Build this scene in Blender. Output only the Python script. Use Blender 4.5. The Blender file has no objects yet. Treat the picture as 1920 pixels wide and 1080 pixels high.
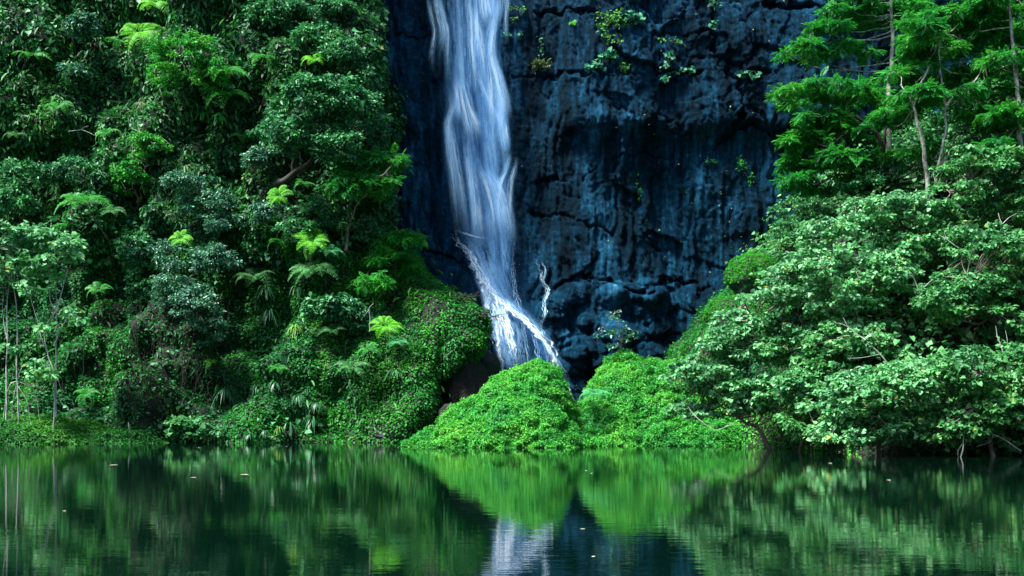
import bpy, math, random
import numpy as np
from mathutils import Vector, Matrix
from mathutils.bvhtree import BVHTree

S = bpy.context.scene
COL = S.collection
rng = np.random.default_rng(7)
random.seed(7)
R = math.radians
F = 1920 * 40 / 36.0
HZ = 770.0
CAMZ = 1.7

def PX(px, py, D):
    return np.array([(px - 960) / F * D, D, CAMZ + (HZ - py) / F * D])
def toPX(P):
    P = np.asarray(P)
    return 960 + P[..., 0] / P[..., 1] * F, HZ - (P[..., 2] - CAMZ) / P[..., 1] * F

# ------------------------------------------------------------------ noise
_perm = np.random.default_rng(3).permutation(256)
_perm = np.concatenate([_perm, _perm, _perm])
_grad = np.random.default_rng(4).normal(size=(256, 3))
_grad /= np.linalg.norm(_grad, axis=1)[:, None]
def perlin(P):
    P = np.asarray(P, dtype=np.float64)
    sh = P.shape[:-1]
    P = P.reshape(-1, 3)
    i = np.floor(P).astype(int); f = P - i; i &= 255
    u = f * f * f * (f * (f * 6 - 15) + 10)
    out = 0
    for dx in (0, 1):
        for dy in (0, 1):
            for dz in (0, 1):
                h = _perm[_perm[_perm[(i[:, 0] + dx) & 255] + ((i[:, 1] + dy) & 255)] + ((i[:, 2] + dz) & 255)] & 255
                g = _grad[h]
                d = g[:, 0] * (f[:, 0] - dx) + g[:, 1] * (f[:, 1] - dy) + g[:, 2] * (f[:, 2] - dz)
                w = (u[:, 0] if dx else 1 - u[:, 0]) * (u[:, 1] if dy else 1 - u[:, 1]) * (u[:, 2] if dz else 1 - u[:, 2])
                out = out + d * w
    return (out * 1.6).reshape(sh)
def fbm(P, oct=4, lac=2.03, gain=.5):
    P = np.asarray(P, dtype=np.float64); a = 1.0; o = 0
    for k in range(oct):
        o = o + a * perlin(P + k * 17.3); P = P * lac; a *= gain
    return o
def rnd2(i, j, k):
    h = _perm[_perm[_perm[i & 255] + (j & 255)] + (k & 255)]
    return (h & 255) / 255.0
def facets(x, z, seed, flatamp=1.0, tilt=.6):
    """broken rock: each cell of a jittered grid is a tilted face at its own depth; returns depth and edge distance"""
    ix = np.floor(x).astype(int); iz = np.floor(z).astype(int)
    b1 = np.full(x.shape, 9.0); b2 = np.full(x.shape, 9.0); val = np.zeros(x.shape)
    for dx in (-1, 0, 1):
        for dz in (-1, 0, 1):
            cx = ix + dx; cz = iz + dz
            jx = cx + rnd2(cx, cz, seed); jz = cz + rnd2(cx, cz, seed + 1)
            d = np.hypot(x - jx, z - jz)
            v = (rnd2(cx, cz, seed + 2) - .5) * flatamp + ((rnd2(cx, cz, seed + 3) - .5) * (x - jx) + (rnd2(cx, cz, seed + 4) - .5) * (z - jz)) * 2 * tilt
            near = d < b1
            b2 = np.where(near, b1, np.minimum(b2, d))
            val = np.where(near, v, val)
            b1 = np.where(near, d, b1)
    return val, b2 - b1
def sstep(a, b, x):
    t = np.clip((x - a) / (b - a), 0, 1)
    return t * t * (3 - 2 * t)

# ------------------------------------------------------------------ mesh helpers
def tag(o, label=None, cat=None, group=None, kind=None):
    if label: o['label'] = label
    if cat: o['category'] = cat
    if group: o['group'] = group
    if kind: o['kind'] = kind
    return o
def mesh_quads(name, V, Q, mat, smooth=False, uvs=None):
    V = np.ascontiguousarray(V, dtype=np.float32); Q = np.ascontiguousarray(Q, dtype=np.int32)
    me = bpy.data.meshes.new(name)
    n = len(Q)
    me.vertices.add(len(V)); me.vertices.foreach_set('co', V.ravel())
    me.loops.add(n * 4); me.loops.foreach_set('vertex_index', Q.ravel())
    me.polygons.add(n); me.polygons.foreach_set('loop_start', np.arange(0, n * 4, 4, dtype=np.int32))
    if uvs is not None:
        for k, uv in uvs.items():
            lay = me.uv_layers.new(name=k)
            lay.data.foreach_set('uv', np.ascontiguousarray(uv[Q.ravel()], dtype=np.float32).ravel())
    me.update(calc_edges=True)
    if smooth:
        me.polygons.foreach_set('use_smooth', np.ones(n, dtype=bool))
    me.materials.append(mat)
    return me
def add(name, V, Q, mat, parent=None, smooth=False, uvs=None):
    V = np.asarray(V)
    if parent is not None:
        V = V - np.array(parent.location)
    me = mesh_quads(name, V, Q, mat, smooth, uvs)
    o = bpy.data.objects.new(name, me); COL.objects.link(o)
    if parent is not None: o.parent = parent
    return o
def empty(name, loc):
    o = bpy.data.objects.new(name, None); COL.objects.link(o); o.location = tuple(float(v) for v in loc)
    o.empty_display_size = .3
    return o
class MB:
    def __init__(s): s.V = []; s.Q = []; s.n = 0
    def add(s, V, Q):
        if len(V) == 0: return
        s.V.append(V); s.Q.append(Q + s.n); s.n += len(V)
    def get(s): return np.concatenate(s.V), np.concatenate(s.Q)
def gridquads(nu, nv):
    i = np.arange((nu - 1))[:, None] * nv + np.arange(nv - 1)[None]
    i = i.ravel()
    return np.stack([i, i + nv, i + nv + 1, i + 1], 1)
def smoothpath(pts, n=6):
    pts = np.asarray(pts, float)
    if len(pts) < 3:
        t = np.linspace(0, 1, n + 1)[:, None]; return pts[0] * (1 - t) + pts[-1] * t
    P = np.vstack([2 * pts[0] - pts[1], pts, 2 * pts[-1] - pts[-2]]); out = []
    for k in range(1, len(P) - 2):
        for t in np.linspace(0, 1, n, endpoint=False):
            a, b, c, d = P[k - 1], P[k], P[k + 1], P[k + 2]
            out.append(.5 * (2 * b + (c - a) * t + (2 * a - 5 * b + 4 * c - d) * t * t + (3 * b - 3 * c + d - a) * t ** 3))
    out.append(pts[-1]); return np.array(out)
def tube(pts, r0, r1, sides=6, wob=0.0):
    pts = np.asarray(pts, float); n = len(pts)
    if wob: pts = pts + np.stack([perlin(pts * 1.7 + 5), perlin(pts * 1.7 + 50), perlin(pts * 1.7 + 90)], 1) * wob
    T = np.gradient(pts, axis=0); T /= np.linalg.norm(T, axis=1)[:, None] + 1e-9
    ref = np.array([.31, .9, .2]); A = np.cross(T, ref); A /= np.linalg.norm(A, axis=1)[:, None] + 1e-9
    B = np.cross(T, A); r = np.linspace(1, 0, n) ** .8 * (r0 - r1) + r1
    a = np.linspace(0, 2 * math.pi, sides, endpoint=False)
    V = pts[:, None] + r[:, None, None] * (np.cos(a)[None, :, None] * A[:, None] + np.sin(a)[None, :, None] * B[:, None])
    i = np.arange(n - 1)[:, None] * sides; j = np.arange(sides)[None]; j2 = (j + 1) % sides
    Q = np.stack([(i + j), (i + j2), (i + sides + j2), (i + sides + j)], -1).reshape(-1, 4)
    return V.reshape(-1, 3), Q
def unit(a): return a / (np.linalg.norm(a, axis=-1, keepdims=True) + 1e-9)
def place(tv, tq, P, T, N, L, W=None):
    """copies of a leaf outline: length axis T, face normal N, length L, width factor W"""
    P = np.asarray(P); n = len(P)
    T = unit(T); N = unit(N - T * np.sum(N * T, 1, keepdims=True)); B = np.cross(T, N)
    L = np.broadcast_to(np.asarray(L, float), (n,))[:, None, None]
    W = L if W is None else np.broadcast_to(np.asarray(W, float), (n,))[:, None, None]
    V = P[:, None] + W * tv[None, :, 0:1] * B[:, None] + L * tv[None, :, 1:2] * T[:, None] + L * tv[None, :, 2:3] * N[:, None]
    Q = tq[None] + (np.arange(n) * len(tv))[:, None, None]
    return V.reshape(-1, 3), Q.reshape(-1, 4)
LEAF1 = (np.array([[0, 0, 0], [-.27, .5, .09], [0, 1, -.1], [.27, .5, .09]]), np.array([[0, 3, 2, 1]]))
LEAF2 = (np.array([[0, 0, 0], [-.26, .28, .07], [-.2, .68, .04], [0, 1, -.14], [.2, .68, .04], [.26, .28, .07], [0, .45, 0.0]]),
         np.array([[0, 6, 2, 1], [6, 3, 2, 2], [0, 5, 4, 6], [6, 4, 3, 3]]))
LEAF2 = (np.array([[0, 0, 0], [-.3, .3, .08], [-.2, .7, .03], [0, 1, -.14], [.2, .7, .03], [.3, .3, .08]]),
         np.array([[0, 3, 2, 1], [0, 5, 4, 3]]))
HEART = (np.array([[0, .1, 0], [-.46, .12, .1], [-.4, .6, .05], [0, 1.05, -.16], [.4, .6, .05], [.46, .12, .1]]),
         np.array([[0, 3, 2, 1], [0, 5, 4, 3]]))
LONG = (np.array([[0, 0, 0], [-.13, .3, .04], [-.13, .65, -.02], [0, 1, -.28], [.13, .65, -.02], [.13, .3, .04]]),
        np.array([[0, 3, 2, 1], [0, 5, 4, 3]]))
def spray_template(pairs=7, ll=.3, wid=.12):
    V = []; Q = []
    for k in range(pairs):
        s = (k + .6) / pairs
        l = ll * (1.0 - .55 * abs(s - .45) * 1.6)
        for sg in (-1, 1):
            b = len(V); y0 = s * .95; z0 = -.22 * s * s
            V += [[0, y0, z0], [sg * l * .5, y0 + l * .18 + wid * .5, z0 - .0], [sg * l, y0 + l * .45, z0 - l * .22], [sg * l * .5, y0 + l * .2 - wid * .5, z0]]
            Q += [[b, b + 1, b + 2, b + 3]] if sg > 0 else [[b, b + 3, b + 2, b + 1]]
    b = len(V); V += [[0, .9, -.2], [-.07, 1.05, -.25], [0, 1.25, -.34], [.07, 1.05, -.25]]; Q += [[b, b + 3, b + 2, b + 1]]
    return np.array(V, float), np.array(Q)
SPRAY = spray_template(6, .4, .2)
SPRAYW = spray_template(5, .42, .2)

# ------------------------------------------------------------------ materials
def newmat(name):
    m = bpy.data.materials.new(name); m.use_nodes = True
    nt = m.node_tree; nt.nodes.clear()
    return m, nt, nt.nodes.new, nt.links.new
def ramp(N, stops):
    r = N('ShaderNodeValToRGB'); cr = r.color_ramp
    while len(cr.elements) < len(stops): cr.elements.new(.5)
    for e, (p, c) in zip(cr.elements, stops):
        e.position = p; e.color = (*c, 1) if len(c) == 3 else c
    return r
def leafmat(name, dark, mid, light, odd=None, rough=.42, trans=.3, spec=.5, patch=.5):
    dark, mid, light = [(c[0] * .66, c[1] * 1.2, c[2] * .85) for c in (dark, mid, light)]
    m, nt, N, L = newmat(name)
    g = N('ShaderNodeNewGeometry')
    st = [(0, dark), (.4, mid), (.8, light), (.985, light)]
    if odd: st.append((1.0, odd))
    r = ramp(N, st); L(g.outputs['Random Per Island'], r.inputs[0])
    tc = N('ShaderNodeTexCoord'); no = N('ShaderNodeTexNoise'); no.inputs['Scale'].default_value = patch; no.inputs['Detail'].default_value = 3
    L(tc.outputs['Object'], no.inputs['Vector'])
    hs = N('ShaderNodeHueSaturation')
    mr = N('ShaderNodeMapRange'); mr.inputs[1].default_value = .3; mr.inputs[2].default_value = .7; mr.inputs[3].default_value = .49; mr.inputs[4].default_value = .53
    L(no.outputs['Fac'], mr.inputs[0]); L(mr.outputs[0], hs.inputs['Hue'])
    mv = N('ShaderNodeMapRange'); mv.inputs[1].default_value = .3; mv.inputs[2].default_value = .7; mv.inputs[3].default_value = 1.25; mv.inputs[4].default_value = .75
    L(no.outputs['Fac'], mv.inputs[0]); L(mv.outputs[0], hs.inputs['Value'])
    L(r.outputs[0], hs.inputs['Color'])
    p = N('ShaderNodeBsdfPrincipled'); p.inputs['Roughness'].default_value = rough + .06; p.inputs['Specular IOR Level'].default_value = spec * .55
    L(hs.outputs[0], p.inputs['Base Color'])
    t = N('ShaderNodeBsdfTranslucent'); hm = N('ShaderNodeHueSaturation'); hm.inputs['Hue'].default_value = .485; hm.inputs['Value'].default_value = 1.3
    L(hs.outputs[0], hm.inputs['Color']); L(hm.outputs[0], t.inputs['Color'])
    mx = N('ShaderNodeMixShader'); mx.inputs[0].default_value = trans
    L(p.outputs[0], mx.inputs[1]); L(t.outputs[0], mx.inputs[2])
    o = N('ShaderNodeOutputMaterial'); L(mx.outputs[0], o.inputs['Surface'])
    return m
def barkmat(name, c1, c2, sc=6, rough=.8):
    m, nt, N, L = newmat(name)
    tc = N('ShaderNodeTexCoord'); mp = N('ShaderNodeMapping'); mp.inputs['Scale'].default_value = (1, 1, .35)
    L(tc.outputs['Object'], mp.inputs[0])
    no = N('ShaderNodeTexNoise'); no.inputs['Scale'].default_value = sc; no.inputs['Detail'].default_value = 5; no.inputs['Roughness'].default_value = .7
    L(mp.outputs[0], no.inputs['Vector'])
    r = ramp(N, [(.36, c1), (.62, c2)]); L(no.outputs['Fac'], r.inputs[0])
    p = N('ShaderNodeBsdfPrincipled'); p.inputs['Roughness'].default_value = rough
    L(r.outputs[0], p.inputs['Base Color'])
    b = N('ShaderNodeBump'); b.inputs['Strength'].default_value = .5; b.inputs['Distance'].default_value = .03
    L(no.outputs['Fac'], b.inputs['Height']); L(b.outputs[0], p.inputs['Normal'])
    o = N('ShaderNodeOutputMaterial'); L(p.outputs[0], o.inputs[0])
    return m
def soilmat(name, c1, c2, c3, sc=.8, rough=.85, bump=.15):
    m, nt, N, L = newmat(name)
    tc = N('ShaderNodeTexCoord')
    no = N('ShaderNodeTexNoise'); no.inputs['Scale'].default_value = sc; no.inputs['Detail'].default_value = 9; no.inputs['Roughness'].default_value = .65
    L(tc.outputs['Object'], no.inputs['Vector'])
    r = ramp(N, [(.35, c1), (.5, c2), (.66, c3)]); L(no.outputs['Fac'], r.inputs[0])
    n2 = N('ShaderNodeTexNoise'); n2.inputs['Scale'].default_value = sc * 5; n2.inputs['Detail'].default_value = 8; n2.inputs['Roughness'].default_value = .7
    L(tc.outputs['Object'], n2.inputs['Vector'])
    p = N('ShaderNodeBsdfPrincipled'); p.inputs['Roughness'].default_value = rough
    L(r.outputs[0], p.inputs['Base Color'])
    b = N('ShaderNodeBump'); b.inputs['Strength'].default_value = .9; b.inputs['Distance'].default_value = bump
    L(n2.outputs['Fac'], b.inputs['Height']); L(b.outputs[0], p.inputs['Normal'])
    o = N('ShaderNodeOutputMaterial'); L(p.outputs[0], o.inputs[0])
    return m
def rockmat():
    m, nt, N, L = newmat('wet_basalt')
    tc = N('ShaderNodeTexCoord')
    # wet sheen painted into the colour as streaks down the face: noise stretched in z
    mp = N('ShaderNodeMapping'); mp.inputs['Scale'].default_value = (.55, .3, .09); L(tc.outputs['Object'], mp.inputs[0])
    n1 = N('ShaderNodeTexNoise'); n1.inputs['Scale'].default_value = 1.0; n1.inputs['Detail'].default_value = 8; n1.inputs['Roughness'].default_value = .62
    L(mp.outputs[0], n1.inputs['Vector'])
    mp2 = N('ShaderNodeMapping'); mp2.inputs['Scale'].default_value = (3.2, 1.0, .5); L(tc.outputs['Object'], mp2.inputs[0])
    n2 = N('ShaderNodeTexNoise'); n2.inputs['Scale'].default_value = 1.0; n2.inputs['Detail'].default_value = 9; n2.inputs['Roughness'].default_value = .7
    L(mp2.outputs[0], n2.inputs['Vector'])
    n3 = N('ShaderNodeTexNoise'); n3.inputs['Scale'].default_value = 3.2; n3.inputs['Detail'].default_value = 10; n3.inputs['Roughness'].default_value = .78
    L(tc.outputs['Object'], n3.inputs['Vector'])
    a = N('ShaderNodeMath'); a.operation = 'MULTIPLY_ADD'; a.inputs[1].default_value = .42; L(n1.outputs['Fac'], a.inputs[0])
    b_ = N('ShaderNodeMath'); b_.operation = 'MULTIPLY_ADD'; b_.inputs[1].default_value = .30; L(n2.outputs['Fac'], b_.inputs[0])
    c_ = N('ShaderNodeMath'); c_.operation = 'MULTIPLY'; c_.inputs[1].default_value = .28; L(n3.outputs['Fac'], c_.inputs[0])
    L(c_.outputs[0], b_.inputs[2]); L(b_.outputs[0], a.inputs[2])
    r = ramp(N, [(.40, (.0004, .005, .009)), (.465, (.001, .014, .027)), (.52, (.003, .032, .065)), (.575, (.010, .078, .15)), (.66, (.08, .24, .38))])  # lightest tones put wet sheen and small glints into the rock colour
    L(a.outputs[0], r.inputs[0])
    # rusty and mossy traces
    n4 = N('ShaderNodeTexNoise'); n4.inputs['Scale'].default_value = .35; n4.inputs['Detail'].default_value = 8; n4.inputs['Roughness'].default_value = .75
    L(tc.outputs['Object'], n4.inputs['Vector'])
    k = ramp(N, [(.62, (0, 0, 0)), (.72, (.4, .4, .4))]); L(n4.outputs['Fac'], k.inputs[0])
    mx = N('ShaderNodeMix'); mx.data_type = 'RGBA'; L(k.outputs[0], mx.inputs[0]); L(r.outputs[0], mx.inputs[6]); mx.inputs[7].default_value = (.006, .022, .012, 1)
    mp5 = N('ShaderNodeMapping'); mp5.inputs['Location'].default_value = (31, 7, 3); L(tc.outputs['Object'], mp5.inputs[0])
    n5 = N('ShaderNodeTexNoise'); n5.inputs['Scale'].default_value = .5; n5.inputs['Detail'].default_value = 9; n5.inputs['Roughness'].default_value = .8
    L(mp5.outputs[0], n5.inputs['Vector'])
    k5 = ramp(N, [(.68, (0, 0, 0)), (.78, (.4, .4, .4))]); L(n5.outputs['Fac'], k5.inputs[0])
    mx5 = N('ShaderNodeMix'); mx5.data_type = 'RGBA'; L(k5.outputs[0], mx5.inputs[0]); L(mx.outputs[2], mx5.inputs[6]); mx5.inputs[7].default_value = (.014, .020, .028, 1)
    p = N('ShaderNodeBsdfPrincipled'); p.inputs['Specular IOR Level'].default_value = .04
    L(mx5.outputs[2], p.inputs['Base Color'])
    rr = N('ShaderNodeMapRange'); rr.inputs[1].default_value = .35; rr.inputs[2].default_value = .65; rr.inputs[3].default_value = .7; rr.inputs[4].default_value = .4
    L(n3.outputs['Fac'], rr.inputs[0]); L(rr.outputs[0], p.inputs['Roughness'])
    n6 = N('ShaderNodeTexNoise'); n6.inputs['Scale'].default_value = 2.6; n6.inputs['Detail'].default_value = 12; n6.inputs['Roughness'].default_value = .74
    mp6 = N('ShaderNodeMapping'); mp6.inputs['Scale'].default_value = (1.3, 1, .8); L(tc.outputs['Object'], mp6.inputs[0]); L(mp6.outputs[0], n6.inputs['Vector'])
    ad = N('ShaderNodeMath'); ad.operation = 'MULTIPLY_ADD'; ad.inputs[1].default_value = .8; L(n2.outputs['Fac'], ad.inputs[0]); L(n6.outputs['Fac'], ad.inputs[2])
    bp = N('ShaderNodeBump'); bp.inputs['Strength'].default_value = 1.0; bp.inputs['Distance'].default_value = .3
    L(ad.outputs[0], bp.inputs['Height']); L(bp.outputs[0], p.inputs['Normal'])
    o = N('ShaderNodeOutputMaterial'); L(p.outputs[0], o.inputs[0])
    return m
def fallmat(name, dens, lo, hi, fx=2.2, fy=.16, soft=.35, ends=.08, rag=.55, tint=(.72, .88, 1)):
    """falling water: white strands with clear gaps; UV 'run' is in metres, UV 'edge' runs 0..1 across and along"""
    m, nt, N, L = newmat(name)
    u = N('ShaderNodeUVMap'); u.uv_map = 'run'
    mp = N('ShaderNodeMapping'); mp.inputs['Scale'].default_value = (fx, fy, 1); L(u.outputs[0], mp.inputs[0])
    n1 = N('ShaderNodeTexNoise'); n1.inputs['Scale'].default_value = 1; n1.inputs['Detail'].default_value = 7; n1.inputs['Roughness'].default_value = .6; n1.inputs['Distortion'].default_value = .25
    L(mp.outputs[0], n1.inputs['Vector'])
    mpb = N('ShaderNodeMapping'); mpb.inputs['Scale'].default_value = (fx * 4, fy * 9, 1); L(u.outputs[0], mpb.inputs[0])
    n2 = N('ShaderNodeTexNoise'); n2.inputs['Scale'].default_value = 1; n2.inputs['Detail'].default_value = 5; n2.inputs['Roughness'].default_value = .7; L(mpb.outputs[0], n2.inputs['Vector'])
    s = N('ShaderNodeMath'); s.operation = 'MULTIPLY_ADD'; s.inputs[1].default_value = .3; L(n2.outputs['Fac'], s.inputs[0])
    s2 = N('ShaderNodeMath'); s2.operation = 'MULTIPLY'; s2.inputs[1].default_value = .7; L(n1.outputs['Fac'], s2.inputs[0]); L(s2.outputs[0], s.inputs[2])
    mr = N('ShaderNodeMapRange'); mr.interpolation_type = 'SMOOTHSTEP'; mr.inputs[1].default_value = lo; mr.inputs[2].default_value = hi; L(s.outputs[0], mr.inputs[0])
    e = N('ShaderNodeUVMap'); e.uv_map = 'edge'; sp = N('ShaderNodeSeparateXYZ'); L(e.outputs[0], sp.inputs[0])
    ra = N('ShaderNodeMath'); ra.operation = 'MULTIPLY_ADD'; ra.inputs[1].default_value = rag; ra.inputs[2].default_value = -rag * .5; L(n2.outputs['Fac'], ra.inputs[0])
    rb = N('ShaderNodeMath'); rb.operation = 'MULTIPLY_ADD'; rb.inputs[1].default_value = rag * 1.4; rb.inputs[2].default_value = -rag * .7; L(n1.outputs['Fac'], rb.inputs[0])
    rs = N('ShaderNodeMath'); L(ra.outputs[0], rs.inputs[0]); L(rb.outputs[0], rs.inputs[1])
    def falloff(sock, w):
        a = N('ShaderNodeMath'); a.operation = 'SUBTRACT'; a.inputs[1].default_value = .5; L(sock, a.inputs[0])
        b = N('ShaderNodeMath'); b.operation = 'ABSOLUTE'; L(a.outputs[0], b.inputs[0])
        b2 = N('ShaderNodeMath'); L(b.outputs[0], b2.inputs[0]); L(rs.outputs[0], b2.inputs[1]); b = b2
        c = N('ShaderNodeMapRange'); c.interpolation_type = 'SMOOTHSTEP'; c.inputs[1].default_value = .5; c.inputs[2].default_value = .5 - w; L(b.outputs[0], c.inputs[0])
        return c.outputs[0]
    f1 = falloff(sp.outputs[0], soft); f2 = falloff(sp.outputs[1], ends)
    q = N('ShaderNodeMath'); q.operation = 'MULTIPLY'; L(f1, q.inputs[0]); L(f2, q.inputs[1])
    q2 = N('ShaderNodeMath'); q2.operation = 'MULTIPLY'; L(q.outputs[0], q2.inputs[0]); L(mr.outputs[0], q2.inputs[1])
    q3 = N('ShaderNodeMath'); q3.operation = 'MULTIPLY'; q3.inputs[1].default_value = dens; q3.use_clamp = True; L(q2.outputs[0], q3.inputs[0])
    d = N('ShaderNodeBsdfDiffuse'); d.inputs[0].default_value = (*tint, 1)
    t = N('ShaderNodeBsdfTranslucent'); t.inputs[0].default_value = (*tint, 1)
    # thin water is clear, with reflected sky blue put into its colour, thick aerated water is white
    thin = ramp(N, [(.0, tuple(c * k for c, k in zip(tint, (.28, .58, .92)))), (.45, tuple(c * k for c, k in zip(tint, (.6, .8, .98)))), (.9, tuple(min(1, c * 1.15) for c in tint))])
    L(q3.outputs[0], thin.inputs[0]); L(thin.outputs[0], d.inputs[0]); L(thin.outputs[0], t.inputs[0])
    dm = N('ShaderNodeMixShader'); dm.inputs[0].default_value = .4; L(d.outputs[0], dm.inputs[1]); L(t.outputs[0], dm.inputs[2])
    tr = N('ShaderNodeBsdfTransparent')
    mx = N('ShaderNodeMixShader'); L(q3.outputs[0], mx.inputs[0]); L(tr.outputs[0], mx.inputs[1]); L(dm.outputs[0], mx.inputs[2])
    o = N('ShaderNodeOutputMaterial'); L(mx.outputs[0], o.inputs[0])
    return m
def watermat():
    m, nt, N, L = newmat('pond_water')
    tc = N('ShaderNodeTexCoord')
    hs = []
    for sc, st, det in (((.9, 2.6, 1), 1.0, 3), ((3.2, 9.0, 1), .45, 3), ((.18, .5, 1), .5, 2)):
        mp = N('ShaderNodeMapping'); mp.inputs['Scale'].default_value = sc; L(tc.outputs['Object'], mp.inputs[0])
        n = N('ShaderNodeTexNoise'); n.inputs['Scale'].default_value = 1; n.inputs['Detail'].default_value = det; L(mp.outputs[0], n.inputs['Vector'])
        x = N('ShaderNodeMath'); x.operation = 'MULTIPLY'; x.inputs[1].default_value = st; L(n.outputs['Fac'], x.inputs[0]); hs.append(x)
    a = N('ShaderNodeMath'); L(hs[0].outputs[0], a.inputs[0]); L(hs[1].outputs[0], a.inputs[1])
    b = N('ShaderNodeMath'); L(a.outputs[0], b.inputs[0]); L(hs[2].outputs[0], b.inputs[1])
    # breeze patches
    nb = N('ShaderNodeTexNoise'); nb.inputs['Scale'].default_value = .12; nb.inputs['Detail'].default_value = 3; L(tc.outputs['Object'], nb.inputs['Vector'])
    mr = N('ShaderNodeMapRange'); mr.inputs[1].default_value = .35; mr.inputs[2].default_value = .65; mr.inputs[3].default_value = .35; mr.inputs[4].default_value = 1.0; L(nb.outputs['Fac'], mr.inputs[0])
    bp = N('ShaderNodeBump'); bp.inputs['Distance'].default_value = .003; L(mr.outputs[0], bp.inputs['Strength'])
    L(b.outputs[0], bp.inputs['Height'])
    p = N('ShaderNodeBsdfPrincipled'); p.inputs['Base Color'].default_value = (.0005, .006, .0035, 1)
    p.inputs['Roughness'].default_value = .02; p.inputs['IOR'].default_value = 1.39
    L(bp.outputs[0], p.inputs['Normal'])
    o = N('ShaderNodeOutputMaterial'); L(p.outputs[0], o.inputs[0])
    return m

M = dict(
    rock=rockmat(),
    soil=soilmat('dark_soil', (.001, .004, .001), (.003, .009, .002), (.006, .012, .004)),
    moundsoil=soilmat('mound_soil', (.002, .007, .002), (.005, .013, .003), (.012, .018, .006)),
    brownrock=soilmat('brown_rock', (.002, .004, .002), (.007, .007, .004), (.028, .018, .011), .9, .7, .35),
    darkrock=soilmat('dark_boulder', (.003, .005, .006), (.008, .013, .016), (.02, .03, .035), 1.5, .45, .15),
    valley=soilmat('far_forest_floor', (.004, .012, .004), (.010, .03, .008), (.02, .05, .014), .3, .95, .8),
    water=watermat(),
    moundleaf=leafmat('mound_creeper_leaf', (.018, .11, .014), (.055, .24, .028), (.19, .43, .08), (.22, .15, .06), rough=.5, trans=.35, patch=.7),
    creeper=leafmat('hillside_creeper_leaf', (.006, .050, .010), (.012, .10, .018), (.035, .19, .03), rough=.5, patch=.35),
    spurleaf=leafmat('spur_creeper_leaf', (.012, .075, .010), (.025, .14, .014), (.07, .25, .025), rough=.5, patch=.5),
    tangle=leafmat('vine_tangle_leaf', (.008, .042, .014), (.018, .085, .026), (.055, .17, .04), (.2, .24, .05), rough=.42, patch=.3),
    glossy=leafmat('bluish_glossy_leaf', (.010, .055, .034), (.03, .11, .07), (.17, .26, .21), (.2, .32, .06), rough=.33, trans=.2, spec=.75, patch=.8),
    canopy=leafmat('canopy_leaf', (.010, .060, .022), (.028, .125, .045), (.13, .28, .13), rough=.38, trans=.25, spec=.6, patch=.6),
    fresh=leafmat('fresh_green_leaf', (.02, .12, .016), (.04, .21, .025), (.10, .34, .04), rough=.45, trans=.35, patch=.8),
    feather=leafmat('feathery_leaflet', (.012, .085, .016), (.022, .15, .024), (.06, .27, .035), rough=.45, trans=.35, patch=.5),
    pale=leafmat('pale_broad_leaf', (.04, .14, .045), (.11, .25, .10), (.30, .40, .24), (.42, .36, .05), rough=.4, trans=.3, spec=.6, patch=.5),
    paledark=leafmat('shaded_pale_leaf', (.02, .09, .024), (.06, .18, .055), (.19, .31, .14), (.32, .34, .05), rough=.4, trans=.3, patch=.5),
    fern=leafmat('fern_green', (.02, .11, .02), (.035, .17, .03), (.07, .26, .04), rough=.5, trans=.35),
    fernbright=leafmat('young_fern_green', (.09, .24, .015), (.14, .32, .015), (.2, .4, .025), rough=.5, trans=.4),
    fernolive=leafmat('olive_fern', (.03, .09, .03), (.06, .14, .05), (.11, .2, .08), rough=.5, trans=.3),
    fernblue=leafmat('blue_green_fern', (.04, .16, .07), (.07, .24, .10), (.12, .3, .15), rough=.45, trans=.3),
    strap=leafmat('strap_leaf', (.015, .07, .02), (.035, .12, .035), (.12, .22, .11), rough=.33, trans=.25, spec=.7),
    strapyel=leafmat('yellowing_strap_leaf', (.2, .28, .03), (.35, .36, .05), (.45, .4, .1), rough=.4, trans=.3),
    dry=leafmat('dry_grass_blade', (.12, .09, .05), (.24, .18, .10), (.38, .3, .2), rough=.7, trans=.2),
    grassy=leafmat('bank_grass', (.012, .07, .010), (.025, .12, .015), (.06, .19, .02), rough=.5, trans=.3),
    moss=leafmat('moss_tuft', (.012, .085, .006), (.028, .16, .010), (.06, .26, .014), rough=.7, trans=.3),
    cliffleaf=leafmat('cliff_plant_leaf', (.015, .08, .05), (.03, .14, .08), (.08, .24, .13), rough=.45, trans=.2),
    cliffyel=leafmat('yellow_green_cliff_leaf', (.04, .12, .012), (.09, .2, .02), (.18, .28, .04), rough=.5, trans=.3),
    barkpale=barkmat('pale_bark', (.07, .06, .05), (.42, .42, .38), 9),
    barkwhite=barkmat('whitish_bark', (.16, .17, .16), (.55, .56, .52), 6),
    barkbrown=barkmat('brown_bark', (.008, .007, .005), (.035, .03, .022), 5),
    barkmid=barkmat('lichened_bark', (.04, .03, .022), (.25, .22, .18), 5),
    floatleaf=barkmat('fallen_leaf', (.5, .45, .3), (.75, .72, .6), 9, .6),
    root=barkmat('dry_root', (.006, .006, .004), (.022, .02, .013), 8),
    veil=fallmat('water_veil', .66, .36, .70, 2.6, .14, .25, tint=(.5, .76, 1)),
    veil2=fallmat('water_mist_veil', .24, .30, .66, .9, .08, .5, .2, tint=(.25, .55, 1)),
    strand=fallmat('water_strand', .95, .36, .64, 5.5, .24, .5, .35, tint=(.84, .95, 1)),
    foam=fallmat('foaming_strand', 1.7, .38, .58, 5.5, 2.2, .5, .1, .9, (.86, .96, 1)),
    lowveil=fallmat('cascade_veil', .8, .36, .62, 4.0, .5, .45, tint=(.6, .82, 1)),
    trickle=fallmat('trickle', 1.3, .38, .58, 7, 3.5, .5, .1, 1.0, (.7, .88, 1)),
)

# ------------------------------------------------------------------ terrain bodies
def lerp_tab(x, tab):
    tab = np.array(tab, float); return np.interp(x, tab[:, 0], tab[:, 1])

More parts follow.
